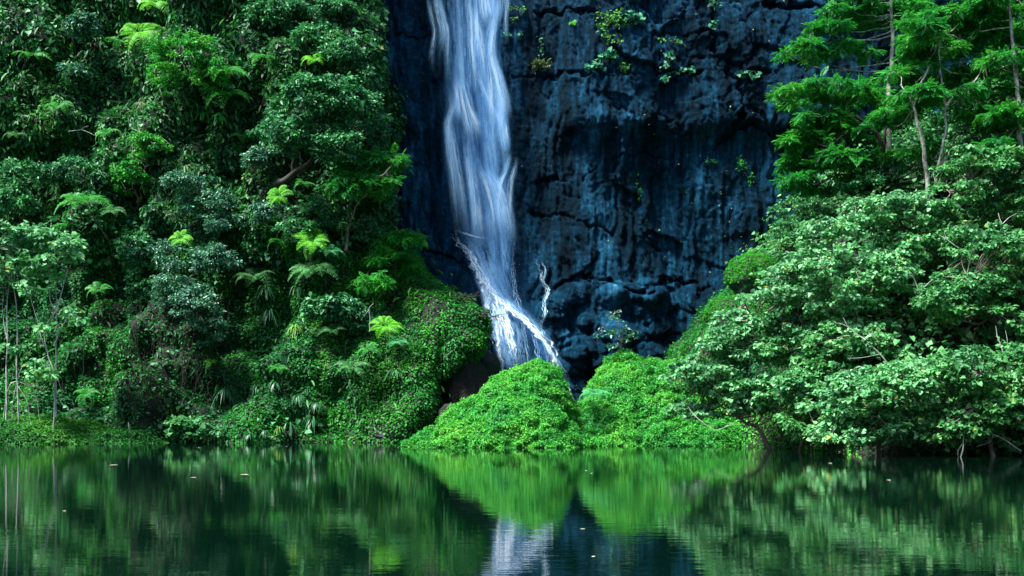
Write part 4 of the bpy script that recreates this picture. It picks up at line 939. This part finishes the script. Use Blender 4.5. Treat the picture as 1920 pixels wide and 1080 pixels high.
STRAPS = [
 (500, 545, 1.1, 34, 'strap', 'upper hanging strap-leaved clump on the dark part of the spur'),
 (508, 590, 1.2, 36, 'strap', 'second strap-leaved clump directly below the upper hanging one'),
 (556, 618, .8, 22, 'strapyel', 'yellowing strap-leaved clump right of the two hanging green ones'),
 (560, 545, .9, 26, 'strap', 'strap-leaved clump under the olive arching fern'),
 (425, 735, 1.35, 44, 'strap', 'largest strap-leaved clump low on the slope above the waterline'),
 (485, 728, .7, 24, 'strap', 'narrow strap-leaved clump right of the largest one'),
 (518, 722, .75, 26, 'strap', 'dark strap-leaved tuft on the open creeper carpet'),
 (562, 748, .75, 26, 'strap', 'strap-leaved tuft lower right of the dark tuft'),
 (597, 760, .95, 28, 'strap', 'upright strap-leaved clump with a taller leaf above the shore tufts'),
 (588, 790, 1.0, 30, 'strap', 'strap-leaved clump hanging toward the water under the upright clump'),
 (545, 800, .95, 30, 'strap', 'long-leaved tuft at the water edge with a yellow leaf beside it'),
 (526, 806, .55, 14, 'strapyel', 'small yellow-striped tuft at the water edge'),
 (500, 812, .6, 20, 'strap', 'short pale tuft at the water edge'),
 (470, 818, .55, 18, 'strap', 'leftmost short tuft touching the water under the big clump'),
 (450, 660, .7, 22, 'strap', 'strap-leaved clump below the big bluish shrub'),
 (395, 655, .8, 16, 'strap', 'loose strap-leaved plant at the lower tip of the big bluish shrub'),
 (740, 700, .8, 14, 'fernolive', 'grey drooping broad-leaved plant low on the spur by the rock'),
 (690, 590, .8, 22, 'strap', 'strap-leaved clump in the dark pocket left of the bright spur fern'),
 (205, 490, .8, 20, 'dry', 'withered pale frond skirt hanging below the leaning fern trunk'),
 (650, 65, .9, 40, 'dry', 'straw-coloured dry grass tuft at the crest beside the cliff'),
 (270, 200, .9, 40, 'dry', 'grey dead twiggy tuft on the upper left slope'),
 (385, 215, .9, 20, 'fresh', 'drooping light green broad-leaved plant right of the grey dead tuft'),
 (415, 225, .9, 18, 'fresh', 'drooping light green plant next to its twin below the flat fern'),
 (400, 545, 1.0, 12, 'strap', 'broad grey-green blades beside the big bluish shrub'),
]
for (a, b, L, n, mt, lab) in STRAPS:
    strap(a, b, L, n, mt, lab, w=.022 if mt == 'dry' else (.08 if mt in ('fresh', 'fernolive') else .032))

# ------------------------------------------------------------------ mossy boulders on the right, brown rock, dark rocks
def boulder(name, label, cat, c, r, mat, moss=0, seed=0, mossmat='moss'):
    nu, nv = 40, 28
    u = np.linspace(0, 2 * math.pi, nu); v = np.linspace(.02, math.pi - .02, nv); U, V_ = np.meshgrid(u, v, indexing='ij')
    d = np.stack([np.cos(U) * np.sin(V_), np.sin(U) * np.sin(V_), np.cos(V_)], -1)
    rr = 1 + .22 * fbm(d * 1.3 + seed, 3); q = facets(d[..., 0] * 2.2 + seed, d[..., 2] * 2.2 + d[..., 1], 70, .16, .1)[0]
    P = np.array(c) + d * (rr + (q if not moss else 0))[..., None] * np.array(r)
    P[-1] = P[0]
    V = P.reshape(-1, 3); Q = gridquads(nu, nv)
    t = empty(name, (c[0], c[1], c[2] - r[2])); tag(t, label, cat)
    add('stone', V, Q, M[mat], t, bool(moss))
    if moss:
        Pp, Nm = sample_mesh(V, Q, moss); Nm = flipn(Nm, Pp - np.array(c)); k = Nm[:, 2] > -.35
        m = add('moss', *carpet(Pp[k], Nm[k], .075, LEAF1, .07, .3, .3, .5, 2), M[mossmat], t); m['kind'] = 'stuff'
boulder('mossy_boulder', 'tall round mossy boulder standing out against the cliff at the right', 'boulder', PX(1410, 518, 57.4), (1.2, 1.1, 1.15), 'darkrock', 16000, 1)
boulder('mossy_boulder', 'low mossy boulder at the left foot of the tall mossy one', 'boulder', PX(1362, 590, 56.8), (1.05, 1.0, .85), 'darkrock', 9000, 4)
boulder('mossy_boulder', 'mossy hump right of the hanging fern, half hidden by pale leaves', 'boulder', PX(1430, 595, 56.8), (1.1, 1.0, 1.2), 'darkrock', 12000, 8)
boulder('mossy_boulder', 'mossy ledge behind pale leaves beneath the low mossy boulder', 'boulder', PX(1366, 640, 56.6), (1.3, 1.0, 1.1), 'darkrock', 12000, 12)
boulder('brown_rock', 'brown bare rock face in the gap left of the front mound', 'rock', PX(872, 730, 64.0), (1.25, 1.4, 2.3), 'brownrock', 0, 3)
boulder('brown_rock', 'lower brown rock at the water behind the left tip of the front mound', 'rock', PX(850, 795, 61.5), (1.0, 1.1, 1.0), 'brownrock', 0, 9)
boulder('dark_rock', 'black rock peeping from the creepers at the shore left of the front mound', 'rock', PX(735, 815, 60.7), (.9, .6, .45), 'darkrock', 0, 15)
boulder('dark_rock', 'dark wet rock between the brown face and the falling water', 'rock', PX(900, 715, 66.5), (1.4, 1.4, 1.9), 'darkrock', 0, 21)
# root tangle on the shelf
for (a, b, n, lab) in ((855, 562, 30, 'tangle of dry brown roots on the spur crest beside the shelf'), (905, 592, 18, 'smaller tangle of dry roots at the tip of the spur')):
    h = ray(a, b, [bvh_hill, bvh_cliff]); h = h + np.array([0, -.2, .05]); t = empty('root_tangle', h); tag(t, lab, 'roots'); mb = MB()
    for k in range(n):
        p0 = h + rng.normal(size=3) * np.array([.45, .25, .12]); d = unit(rng.normal(size=3)) * np.array([1, .5, .5]) * rng.uniform(.3, .8)
        mb.add(*tube(smoothpath([p0 - d, p0 + rng.normal(size=3) * .12, p0 + d], 4), .03, .01, 4))
    add('roots', *mb.get(), M['root'], t, True)

# ------------------------------------------------------------------ plants on the cliff
def cliff_plant(px, py, rx, ry, n, mat, label, L=.2, shape=HEART, hang=.3):
    base = ray(px, py, [bvh_cliff]); t = empty('cliff_plant', base); tag(t, label, 'plant', 'plants clinging to the cliff')
    P = []; 
    k = max(3, n // 14); cc = [(px + rng.normal() * rx * .5, py + rng.normal() * ry * .5) for _ in range(k)]
    mb = MB()
    for i in range(n):
        c = cc[i % k]; q = ray(c[0] + rng.normal() * rx * .18, c[1] + rng.normal() * ry * .22, [bvh_cliff])
        if q is not None: P.append(q + np.array([0, -.08 - .3 * rng.random(), 0]))
    P = np.array(P); m = len(P); N = np.array([0, -.8, .7]) + rng.normal(size=(m, 3)) * .4; T = rng.normal(size=(m, 3)) * .6 + np.array([0, -.3, -hang])
    add('leaves', *place(*shape, P, T, N, L * rng.uniform(.6, 1.3, m)), M[mat], t)
    for c in cc:
        q = ray(c[0], c[1], [bvh_cliff])
        if q is not None: mb.add(*tube(smoothpath([base + [0, .02, 0], (base + q) / 2 + [0, -.12, -.1], q + [0, -.1, 0]], 4), .02, .01, 4))
    add('stem', *mb.get(), M['barkbrown'], t, True)
CL = [
 (1150, 45, 40, 30, 170, 'cliffyel', 'yellow-green plant mass hanging at the top of the cliff right of the fall', .22, LEAF2, .5),
 (1185, 35, 22, 18, 60, 'cliffleaf', 'round-leaved bluish plant beside the yellow-green mass at the cliff top', .28, HEART, .3),
 (975, 28, 20, 12, 50, 'cliffyel', 'small green sprigs on the cliff just right of the fall top', .18, LEAF2, .3),
 (1074, 45, 10, 8, 22, 'fernbright', 'single bright sprig alone on the cliff left of the yellow-green mass', .18, LEAF2, .2),
 (1130, 118, 28, 16, 80, 'cliffleaf', 'teal broad-leaved patch on the cliff below the yellow-green mass', .3, HEART, .3),
 (1165, 125, 14, 16, 50, 'cliffyel', 'brownish green tuft at the right end of the teal patch', .2, LONG, .8),
 (1258, 78, 24, 12, 44, 'cliffyel', 'mixed green sprigs on the upper cliff ledge', .18, LEAF2, .3),
 (1250, 112, 22, 14, 46, 'cliffleaf', 'bluish leaves in a row below the upper ledge sprigs', .26, HEART, .3),
 (1275, 132, 28, 8, 36, 'cliffleaf', 'low bluish leaf patch along the horizontal crack', .22, HEART, .3),
 (1245, 152, 10, 6, 14, 'cliffleaf', 'tiny teal leaf pair under the horizontal crack', .26, HEART, .3),
 (1335, 8, 14, 8, 30, 'cliffleaf', 'small fern-like tuft at the very top of the cliff', .3, LONG, .3),
 (1342, 47, 10, 8, 18, 'cliffleaf', 'little bluish plant beside the vertical cliff crack', .2, HEART, .3),
 (1390, 142, 28, 8, 40, 'cliffleaf', 'bluish leaves under the right end of the horizontal crack', .24, HEART, .3),
 (1340, 303, 14, 6, 34, 'moss', 'short bright green creeper on the lower cliff', .14, LEAF2, .3),
 (1393, 318, 16, 26, 90, 'moss', 'bright green creeper trailing down the cliff left of the trees', .16, LEAF2, .4),
 (960, 70, 14, 10, 24, 'cliffleaf', 'dim leaves at the wet edge of the fall', .2, HEART, .3),
 (1015, 82, 18, 26, 36, 'cliffleaf', 'scattered small leaves above the dry grass tuft', .15, LEAF2, .3),
 (720, 140, 12, 40, 60, 'cliffyel', 'thin green growth on the cliff beside the hillside crest', .16, LEAF2, .6),
 (700, 60, 12, 50, 60, 'cliffyel', 'mossy growth where the hillside crest meets the cliff top', .16, LEAF2, .6),
 (1195, 360, 10, 26, 34, 'moss', 'faint mossy growth on the middle of the cliff', .12, LEAF2, .3),
]
for c in CL: cliff_plant(*c)
h = ray(1012, 122, [bvh_cliff]); t = empty('dry_grass_tuft', h); tag(t, 'pale dry grass tuft on the cliff right of the waterfall', 'grass tuft', 'plants clinging to the cliff')
m = 160; d = rng.normal(size=(m, 3)) * np.array([.7, .5, .5]) + np.array([0, -.6, .1]); V, Q = place(*LONG, h + rng.normal(size=(m, 3)) * np.array([.25, .08, .12]), d, rng.normal(size=(m, 3)), .42, .12)
add('blades', V, Q, M['dry'], t)
# fallen leaves and pale chips stuck to the rock
P = []
for k in range(70):
    q = ray(rng.choice([1220, 1420, 1350, 1300]) + rng.normal() * 60, rng.choice([225, 330, 480, 60, 410]) + rng.normal() * 45, [bvh_cliff])
    if q is not None: P.append(q + np.array([0, -.05, 0]))
P = np.array(P); m = len(P)
o = add('leaf_litter', *place(*LEAF1, P, rng.normal(size=(m, 3)), np.array([0, -1, .5]) + rng.normal(size=(m, 3)) * .3, .15), M['dry']); tag(o, 'dead leaves caught on the ledges of the dark cliff', 'leaf litter', None, 'stuff')

# ------------------------------------------------------------------ waterfall
def fall_D(px, py, off):
    D = 74.0
    for _ in range(12):
        p = PX(px, py, D); D = float(cliff_base(np.array(p[0]), np.array(p[2]))) - off
    return D
fall = empty('waterfall', (PX(955, 690, 69)[0], 69.5, 0.6)); tag(fall, 'tall white waterfall sliding down the dark blue cliff into the pool', 'waterfall')
def ribbon(name, pts, off, mat, bow=.2, cols=8, ns=8, fib=1, spread=.45, hug=False, jag=0):
    """one flow of water: fib overlapping sheets that follow the path, each a little narrower and shifted"""
    base = smoothpath(np.array(pts, float), ns); mb = MB(); RU = []; ED = []
    for f in range(fib):
        P = base.copy(); phase = rng.uniform(0, 50); n = len(P)
        if fib > 1:
            i0 = int(rng.uniform(0, .3) * n) if f else 0; i1 = n - (int(rng.uniform(0, .3) * n) if f else 0); P = P[i0:i1]; n = len(P)
            sh = rng.normal() * spread; dr = rng.normal() * spread * .5; t = np.linspace(0, 1, n)
            if jag: P[:, 0] += jag * perlin(np.stack([np.arange(n) * .33 + phase, 0 * t + f * 3.1, 0 * t], 1)); P[:, 2] *= .5 + 1.1 * np.abs(perlin(np.stack([np.arange(n) * .21 + phase, 0 * t + 7, 0 * t], 1)))
            P[:, 0] += P[:, 2] * (sh + dr * t + .05 * np.sin(t * rng.uniform(2, 5) + phase)); P[:, 2] *= rng.uniform(.45, .95)
        Ds = np.array([fall_D(a, b, off + .05 * f) for a, b, w in P])
        if hug:
            for k in range(n):
                q = ray(P[k][0], P[k][1], [bvh_cliff])
                Ds[k] = q[1] - .18 if q is not None else Ds[k]
            Ds = np.array([min(Ds[max(0, k - 2):k + 3]) for k in range(n)]); Ds = np.convolve(np.pad(Ds, 2, 'edge'), np.ones(5) / 5, 'valid')
        ln = 0; prev = None; C = []; UV = []; E = []
        for i, (a, b, w) in enumerate(P):
            D = Ds[i]; c = PX(a, b, D)
            if prev is not None: ln += np.linalg.norm(c - prev)
            prev = c; wm = max(w, 1) / F * D
            for j in range(cols):
                u = j / (cols - 1); x = (u - .5) * wm
                C.append(c + np.array([x, -bow * wm * (1 - (2 * u - 1) ** 2) * .5, 0])); UV.append((x + phase, ln)); E.append((u, i / (n - 1)))
        mb.add(np.array(C), gridquads(n, cols)); RU += UV; ED += E
    V, Q = mb.get()
    return add(name, V, Q, M[mat], fall, True, {'run': np.array(RU), 'edge': np.array(ED)})
top = -640
ribbon('water_veil', [(875, top, 108), (878, -60, 124), (880, 60, 118), (885, 160, 122), (893, 260, 127), (906, 340, 111), (909, 400, 108), (914, 450, 111), (926, 500, 86)], 1.0, 'veil2')
ribbon('water_veil', [(876, top, 99), (882, -60, 120), (884, 60, 111), (888, 160, 113), (895, 260, 118), (905, 340, 104), (910, 400, 100), (915, 450, 100), (928, 510, 77), (940, 560, 63)], 1.4, 'veil')
ribbon('water_veil', [(905, top, 54), (912, -60, 64), (915, 60, 59), (920, 160, 63), (928, 260, 68), (936, 340, 54), (935, 420, 59), (940, 500, 54), (948, 560, 54)], 1.7, 'veil')
ribbon('mist_veil', [(885, 20, 153), (895, 250, 162), (908, 380, 153), (925, 500, 135), (955, 600, 117), (965, 690, 99)], .85, 'veil2')
STR = [
 ([(812, -60, 14), (816, 0, 12), (823, 35, 12), (829, 62, 12), (826, 110, 14), (828, 160, 12)], 'strand'),
 ([(832, 150, 14), (843, 178, 22), (848, 200, 22), (838, 232, 16), (840, 262, 18), (846, 305, 20), (854, 355, 20), (862, 405, 20), (868, 450, 22), (880, 500, 22)], 'strand'),
 ([(836, 225, 8), (838, 250, 10), (842, 285, 10), (851, 340, 11), (860, 400, 11)], 'strand'),
 ([(884, -60, 12), (887, 0, 12), (892, 45, 14), (896, 95, 16), (901, 150, 14), (904, 190, 10)], 'strand'),
 ([(902, -80, 30), (914, -20, 26), (919, 15, 22), (919, 50, 14), (914, 100, 14), (921, 150, 20), (926, 200, 24), (928, 250, 18), (934, 310, 22), (940, 345, 20)], 'strand'),
 ([(914, -40, 16), (918, 10, 16), (920, 60, 10)], 'strand'),
 ([(948, -60, 10), (945, 0, 12), (941, 40, 10), (944, 90, 8)], 'strand'),
 ([(930, 120, 10), (940, 180, 14), (948, 240, 16), (953, 275, 14), (957, 292, 10)], 'strand'),
 ([(958, 278, 6), (962, 300, 8), (957, 322, 10), (950, 345, 12), (946, 390, 14), (952, 440, 14), (958, 500, 12)], 'strand'),
 ([(855, 70, 16), (862, 130, 14), (872, 190, 18), (884, 240, 22), (890, 280, 10)], 'strand'),
 ([(900, 290, 12), (910, 320, 18), (926, 350, 22), (936, 385, 22), (942, 430, 24), (946, 480, 22)], 'strand'),
 ([(880, 230, 12), (882, 300, 14), (890, 370, 16), (898, 430, 18), (905, 480, 22)], 'strand'),
]
for pts, mt in STR: ribbon('water_strand', [(a, b, w * 2.0) for a, b, w in pts], 1.8 if mt == 'strand' else 1.95, mt, .3, 6, fib=4, spread=.3)
# lower cascade over the shelf
ribbon('cascade', [(900, 440, 100), (908, 480, 92), (925, 530, 78), (945, 580, 80), (958, 630, 84), (966, 700, 84)], 1.2, 'lowveil', .15, 10)
ribbon('cascade', [(872, 445, 46), (895, 485, 44), (915, 530, 44), (932, 580, 52), (945, 630, 56), (958, 700, 56)], 1.6, 'lowveil', .2, 8)
ribbon('cascade', [(905, 505, 30), (930, 548, 38), (962, 576, 44), (990, 604, 52), (1016, 634, 50), (1034, 665, 40), (1050, 695, 32), (1070, 740, 26)], 1.75, 'lowveil', .05, 8)
LOW = [
 ([(853, 425, 8), (858, 448, 14), (878, 470, 20), (896, 496, 22), (908, 525, 20), (930, 552, 18), (958, 578, 18), (985, 600, 18), (1008, 622, 20), (1032, 652, 18), (1046, 684, 18), (1060, 714, 20), (1074, 745, 22), (1078, 760, 22)], 'foam'),
 ([(856, 432, 8), (872, 438, 8), (895, 445, 8), (912, 447, 6)], 'foam'),
 ([(868, 450, 8), (884, 480, 14), (900, 515, 18), (914, 550, 20), (925, 590, 24), (936, 630, 30), (948, 680, 34), (955, 715, 34)], 'strand'),
 ([(895, 500, 10), (915, 545, 18), (930, 590, 24), (942, 640, 28), (950, 700, 30)], 'foam'),
 ([(920, 545, 8), (940, 575, 12), (955, 620, 14), (965, 680, 18)], 'foam'),
 ([(962, 455, 5), (961, 500, 6), (964, 540, 7), (970, 565, 8), (985, 600, 9)], 'trickle'),
 ([(978, 595, 7), (982, 625, 8), (988, 655, 8), (994, 700, 8)], 'trickle'),
 ([(1000, 618, 7), (1006, 645, 8), (1012, 675, 8), (1015, 700, 8)], 'trickle'),
 ([(1018, 640, 6), (1026, 665, 7), (1030, 700, 7)], 'trickle'),
 ([(985, 612, 34), (1010, 640, 40), (1020, 680, 44), (1025, 720, 44)], 'veil2'),
 ([(1005, 486, 3), (1012, 506, 5), (1018, 528, 6), (1026, 545, 8), (1020, 568, 6), (1021, 590, 7), (1013, 612, 6), (1022, 632, 8), (1034, 650, 8)], 'trickle'),
 ([(1016, 490, 2), (1022, 505, 4), (1020, 528, 4)], 'trickle'),
]
for pts, mt in LOW:
    if mt == 'veil2': ribbon('cascade_strand', pts, 1.9, mt, .08, 6)
    elif mt == 'strand': ribbon('cascade_strand', [(a, b, w * 1.2) for a, b, w in pts], 1.9, mt, .08, 6, fib=5, spread=.4)
    elif mt == 'foam': ribbon('cascade_strand', [(a, b, w * .62) for a, b, w in pts], 1.9, mt, .05, 5, fib=9, spread=.75, jag=5)
    else: ribbon('side_trickle', [(a, b, w * .62) for a, b, w in pts], 1.9, mt, .05, 5, fib=5, spread=.6, hug=True, jag=4)
# flying drops
m, nt, N, L = newmat('water_drop'); p = N('ShaderNodeBsdfPrincipled'); p.inputs['Base Color'].default_value = (.8, .88, .95, 1); p.inputs['Roughness'].default_value = .3
o_ = N('ShaderNodeOutputMaterial'); L(p.outputs[0], o_.inputs[0])
DV = np.array([[0, 0, .6], [.5, 0, 0], [0, 0, -.9], [-.5, 0, 0], [0, .5, 0], [0, -.5, 0]]); DQ = np.array([[0, 5, 2, 3], [0, 1, 2, 5], [0, 3, 2, 4], [0, 4, 2, 1]])
PP = []
path = np.concatenate([smoothpath(np.array(LOW[q][0], float), 8) for q in (0, 0, 2, 3, 4, 5, 6, 7, 10)])
for k in range(2600):
    if k < 1900: a, b, w = path[rng.integers(0, len(path))]; s = 7
    else: a, b, w = rng.choice([964, 1012, 930, 1020, 850]), rng.choice([470, 600, 560, 540, 300]), 0; s = 9
    a += rng.normal() * s; b += rng.normal() * s; PP.append(PX(a, b, fall_D(a, b, 2.1 + rng.random() * .4)))
PP = np.array(PP); k = len(PP); sz = rng.uniform(.012, .04, k)
V = (PP[:, None] + DV[None] * sz[:, None, None]).reshape(-1, 3); Q = (DQ[None] + (np.arange(k) * 6)[:, None, None]).reshape(-1, 4)
d = add('spray', V, Q, m, fall); d['kind'] = 'stuff'

# ------------------------------------------------------------------ leaves floating on the pool
FLO = [(213, 874, .34, 'elongated pale leaf floating at the far left of the pool'), (458, 892, .3, 'curled white leaf floating left of the mound reflection'), (362, 897, .2, 'small white leaf floating left of the curled one'),
 (120, 960, .1, 'tiny pale leaf floating nearest the lower left'), (372, 840, .22, 'pale leaf floating near the waterline bush'), (537, 838, .15, 'speck of a leaf below the shoreline tufts'), (746, 840, .16, 'small white leaf floating by the dark shoreline rock'),
 (1100, 884, .16, 'left one of a pair of pale leaves between the mound reflections'), (1110, 889, .16, 'right one of a pair of pale leaves between the mound reflections'), (1092, 994, .1, 'pale leaf floating on the dark blue reflection'), (1113, 1046, .09, 'pale leaf floating nearest the bottom edge'),
 (1555, 870, .25, 'yellowish leaf floating off the right bushes'), (1665, 902, .2, 'white leaf floating farther out on the right'), (1575, 848, .2, 'pale leaf floating close to the front bush'), (1598, 844, .2, 'yellow leaf floating under the front bush')]
for (a, b, s, lab) in FLO:
    D = CAMZ * F / (b - HZ); c = PX(a, b, D); c[2] = .012; th = rng.uniform(0, 6.28); s *= .75
    u = np.linspace(0, 1, 6); w = .3 * np.sin(np.pi * (.06 + .88 * u)) ** .8
    loc = []
    for i in range(6):
        for sg in (-1, 0, 1): loc.append([sg * w[i], u[i] - .5, .09 * sg * sg * w[i] * 4 + .05 * (2 * u[i] - 1) ** 2])
    loc = np.array(loc) * s; rt = np.array([[math.cos(th), -math.sin(th), 0], [math.sin(th), math.cos(th), 0], [0, 0, 1]])
    o = bpy.data.objects.new('floating_leaf', mesh_quads('floating_leaf', loc @ rt.T, gridquads(6, 3), M['floatleaf'])); COL.objects.link(o); o.location = tuple(c)
    tag(o, lab, 'leaf', 'leaves floating on the pool')

# ------------------------------------------------------------------ light, world, camera
EL, AZ = R(60), R(-124)
w = bpy.data.worlds.new('World'); S.world = w; w.use_nodes = True; nt = w.node_tree; nt.nodes.clear()
sky = nt.nodes.new('ShaderNodeTexSky'); sky.sky_type = 'NISHITA'; sky.sun_disc = False; sky.sun_elevation = EL; sky.sun_rotation = AZ
bg = nt.nodes.new('ShaderNodeBackground'); bg.inputs[1].default_value = .07; ow = nt.nodes.new('ShaderNodeOutputWorld')
nt.links.new(sky.outputs[0], bg.inputs[0]); nt.links.new(bg.outputs[0], ow.inputs[0])
ld = bpy.data.lights.new('sun', 'SUN'); ld.energy = 3.6; ld.angle = R(15); ld.color = (1, .98, .93)
lo = bpy.data.objects.new('sun', ld); COL.objects.link(lo)
dr = Vector((math.sin(AZ) * math.cos(EL), math.cos(AZ) * math.cos(EL), math.sin(EL)))
lo.rotation_euler = (-dr).to_track_quat('-Z', 'Y').to_euler(); lo.location = (0, 0, 60)
cd = bpy.data.cameras.new('camera'); cam = bpy.data.objects.new('camera', cd); COL.objects.link(cam)
cam.location = (0, 0, CAMZ); cam.rotation_euler = (R(90), 0, 0); cd.lens = 40; cd.sensor_width = 36; cd.shift_y = (HZ - 540) / 1920
cd.clip_end = 2000; S.camera = cam
S.view_settings.view_transform = 'Standard'; S.view_settings.look = 'None'; S.view_settings.gamma = 1; S.view_settings.exposure = 1.93
S.render.resolution_x = 1024; S.render.resolution_y = 576
S.cycles.transparent_max_bounces = 24; S.cycles.max_bounces = 6
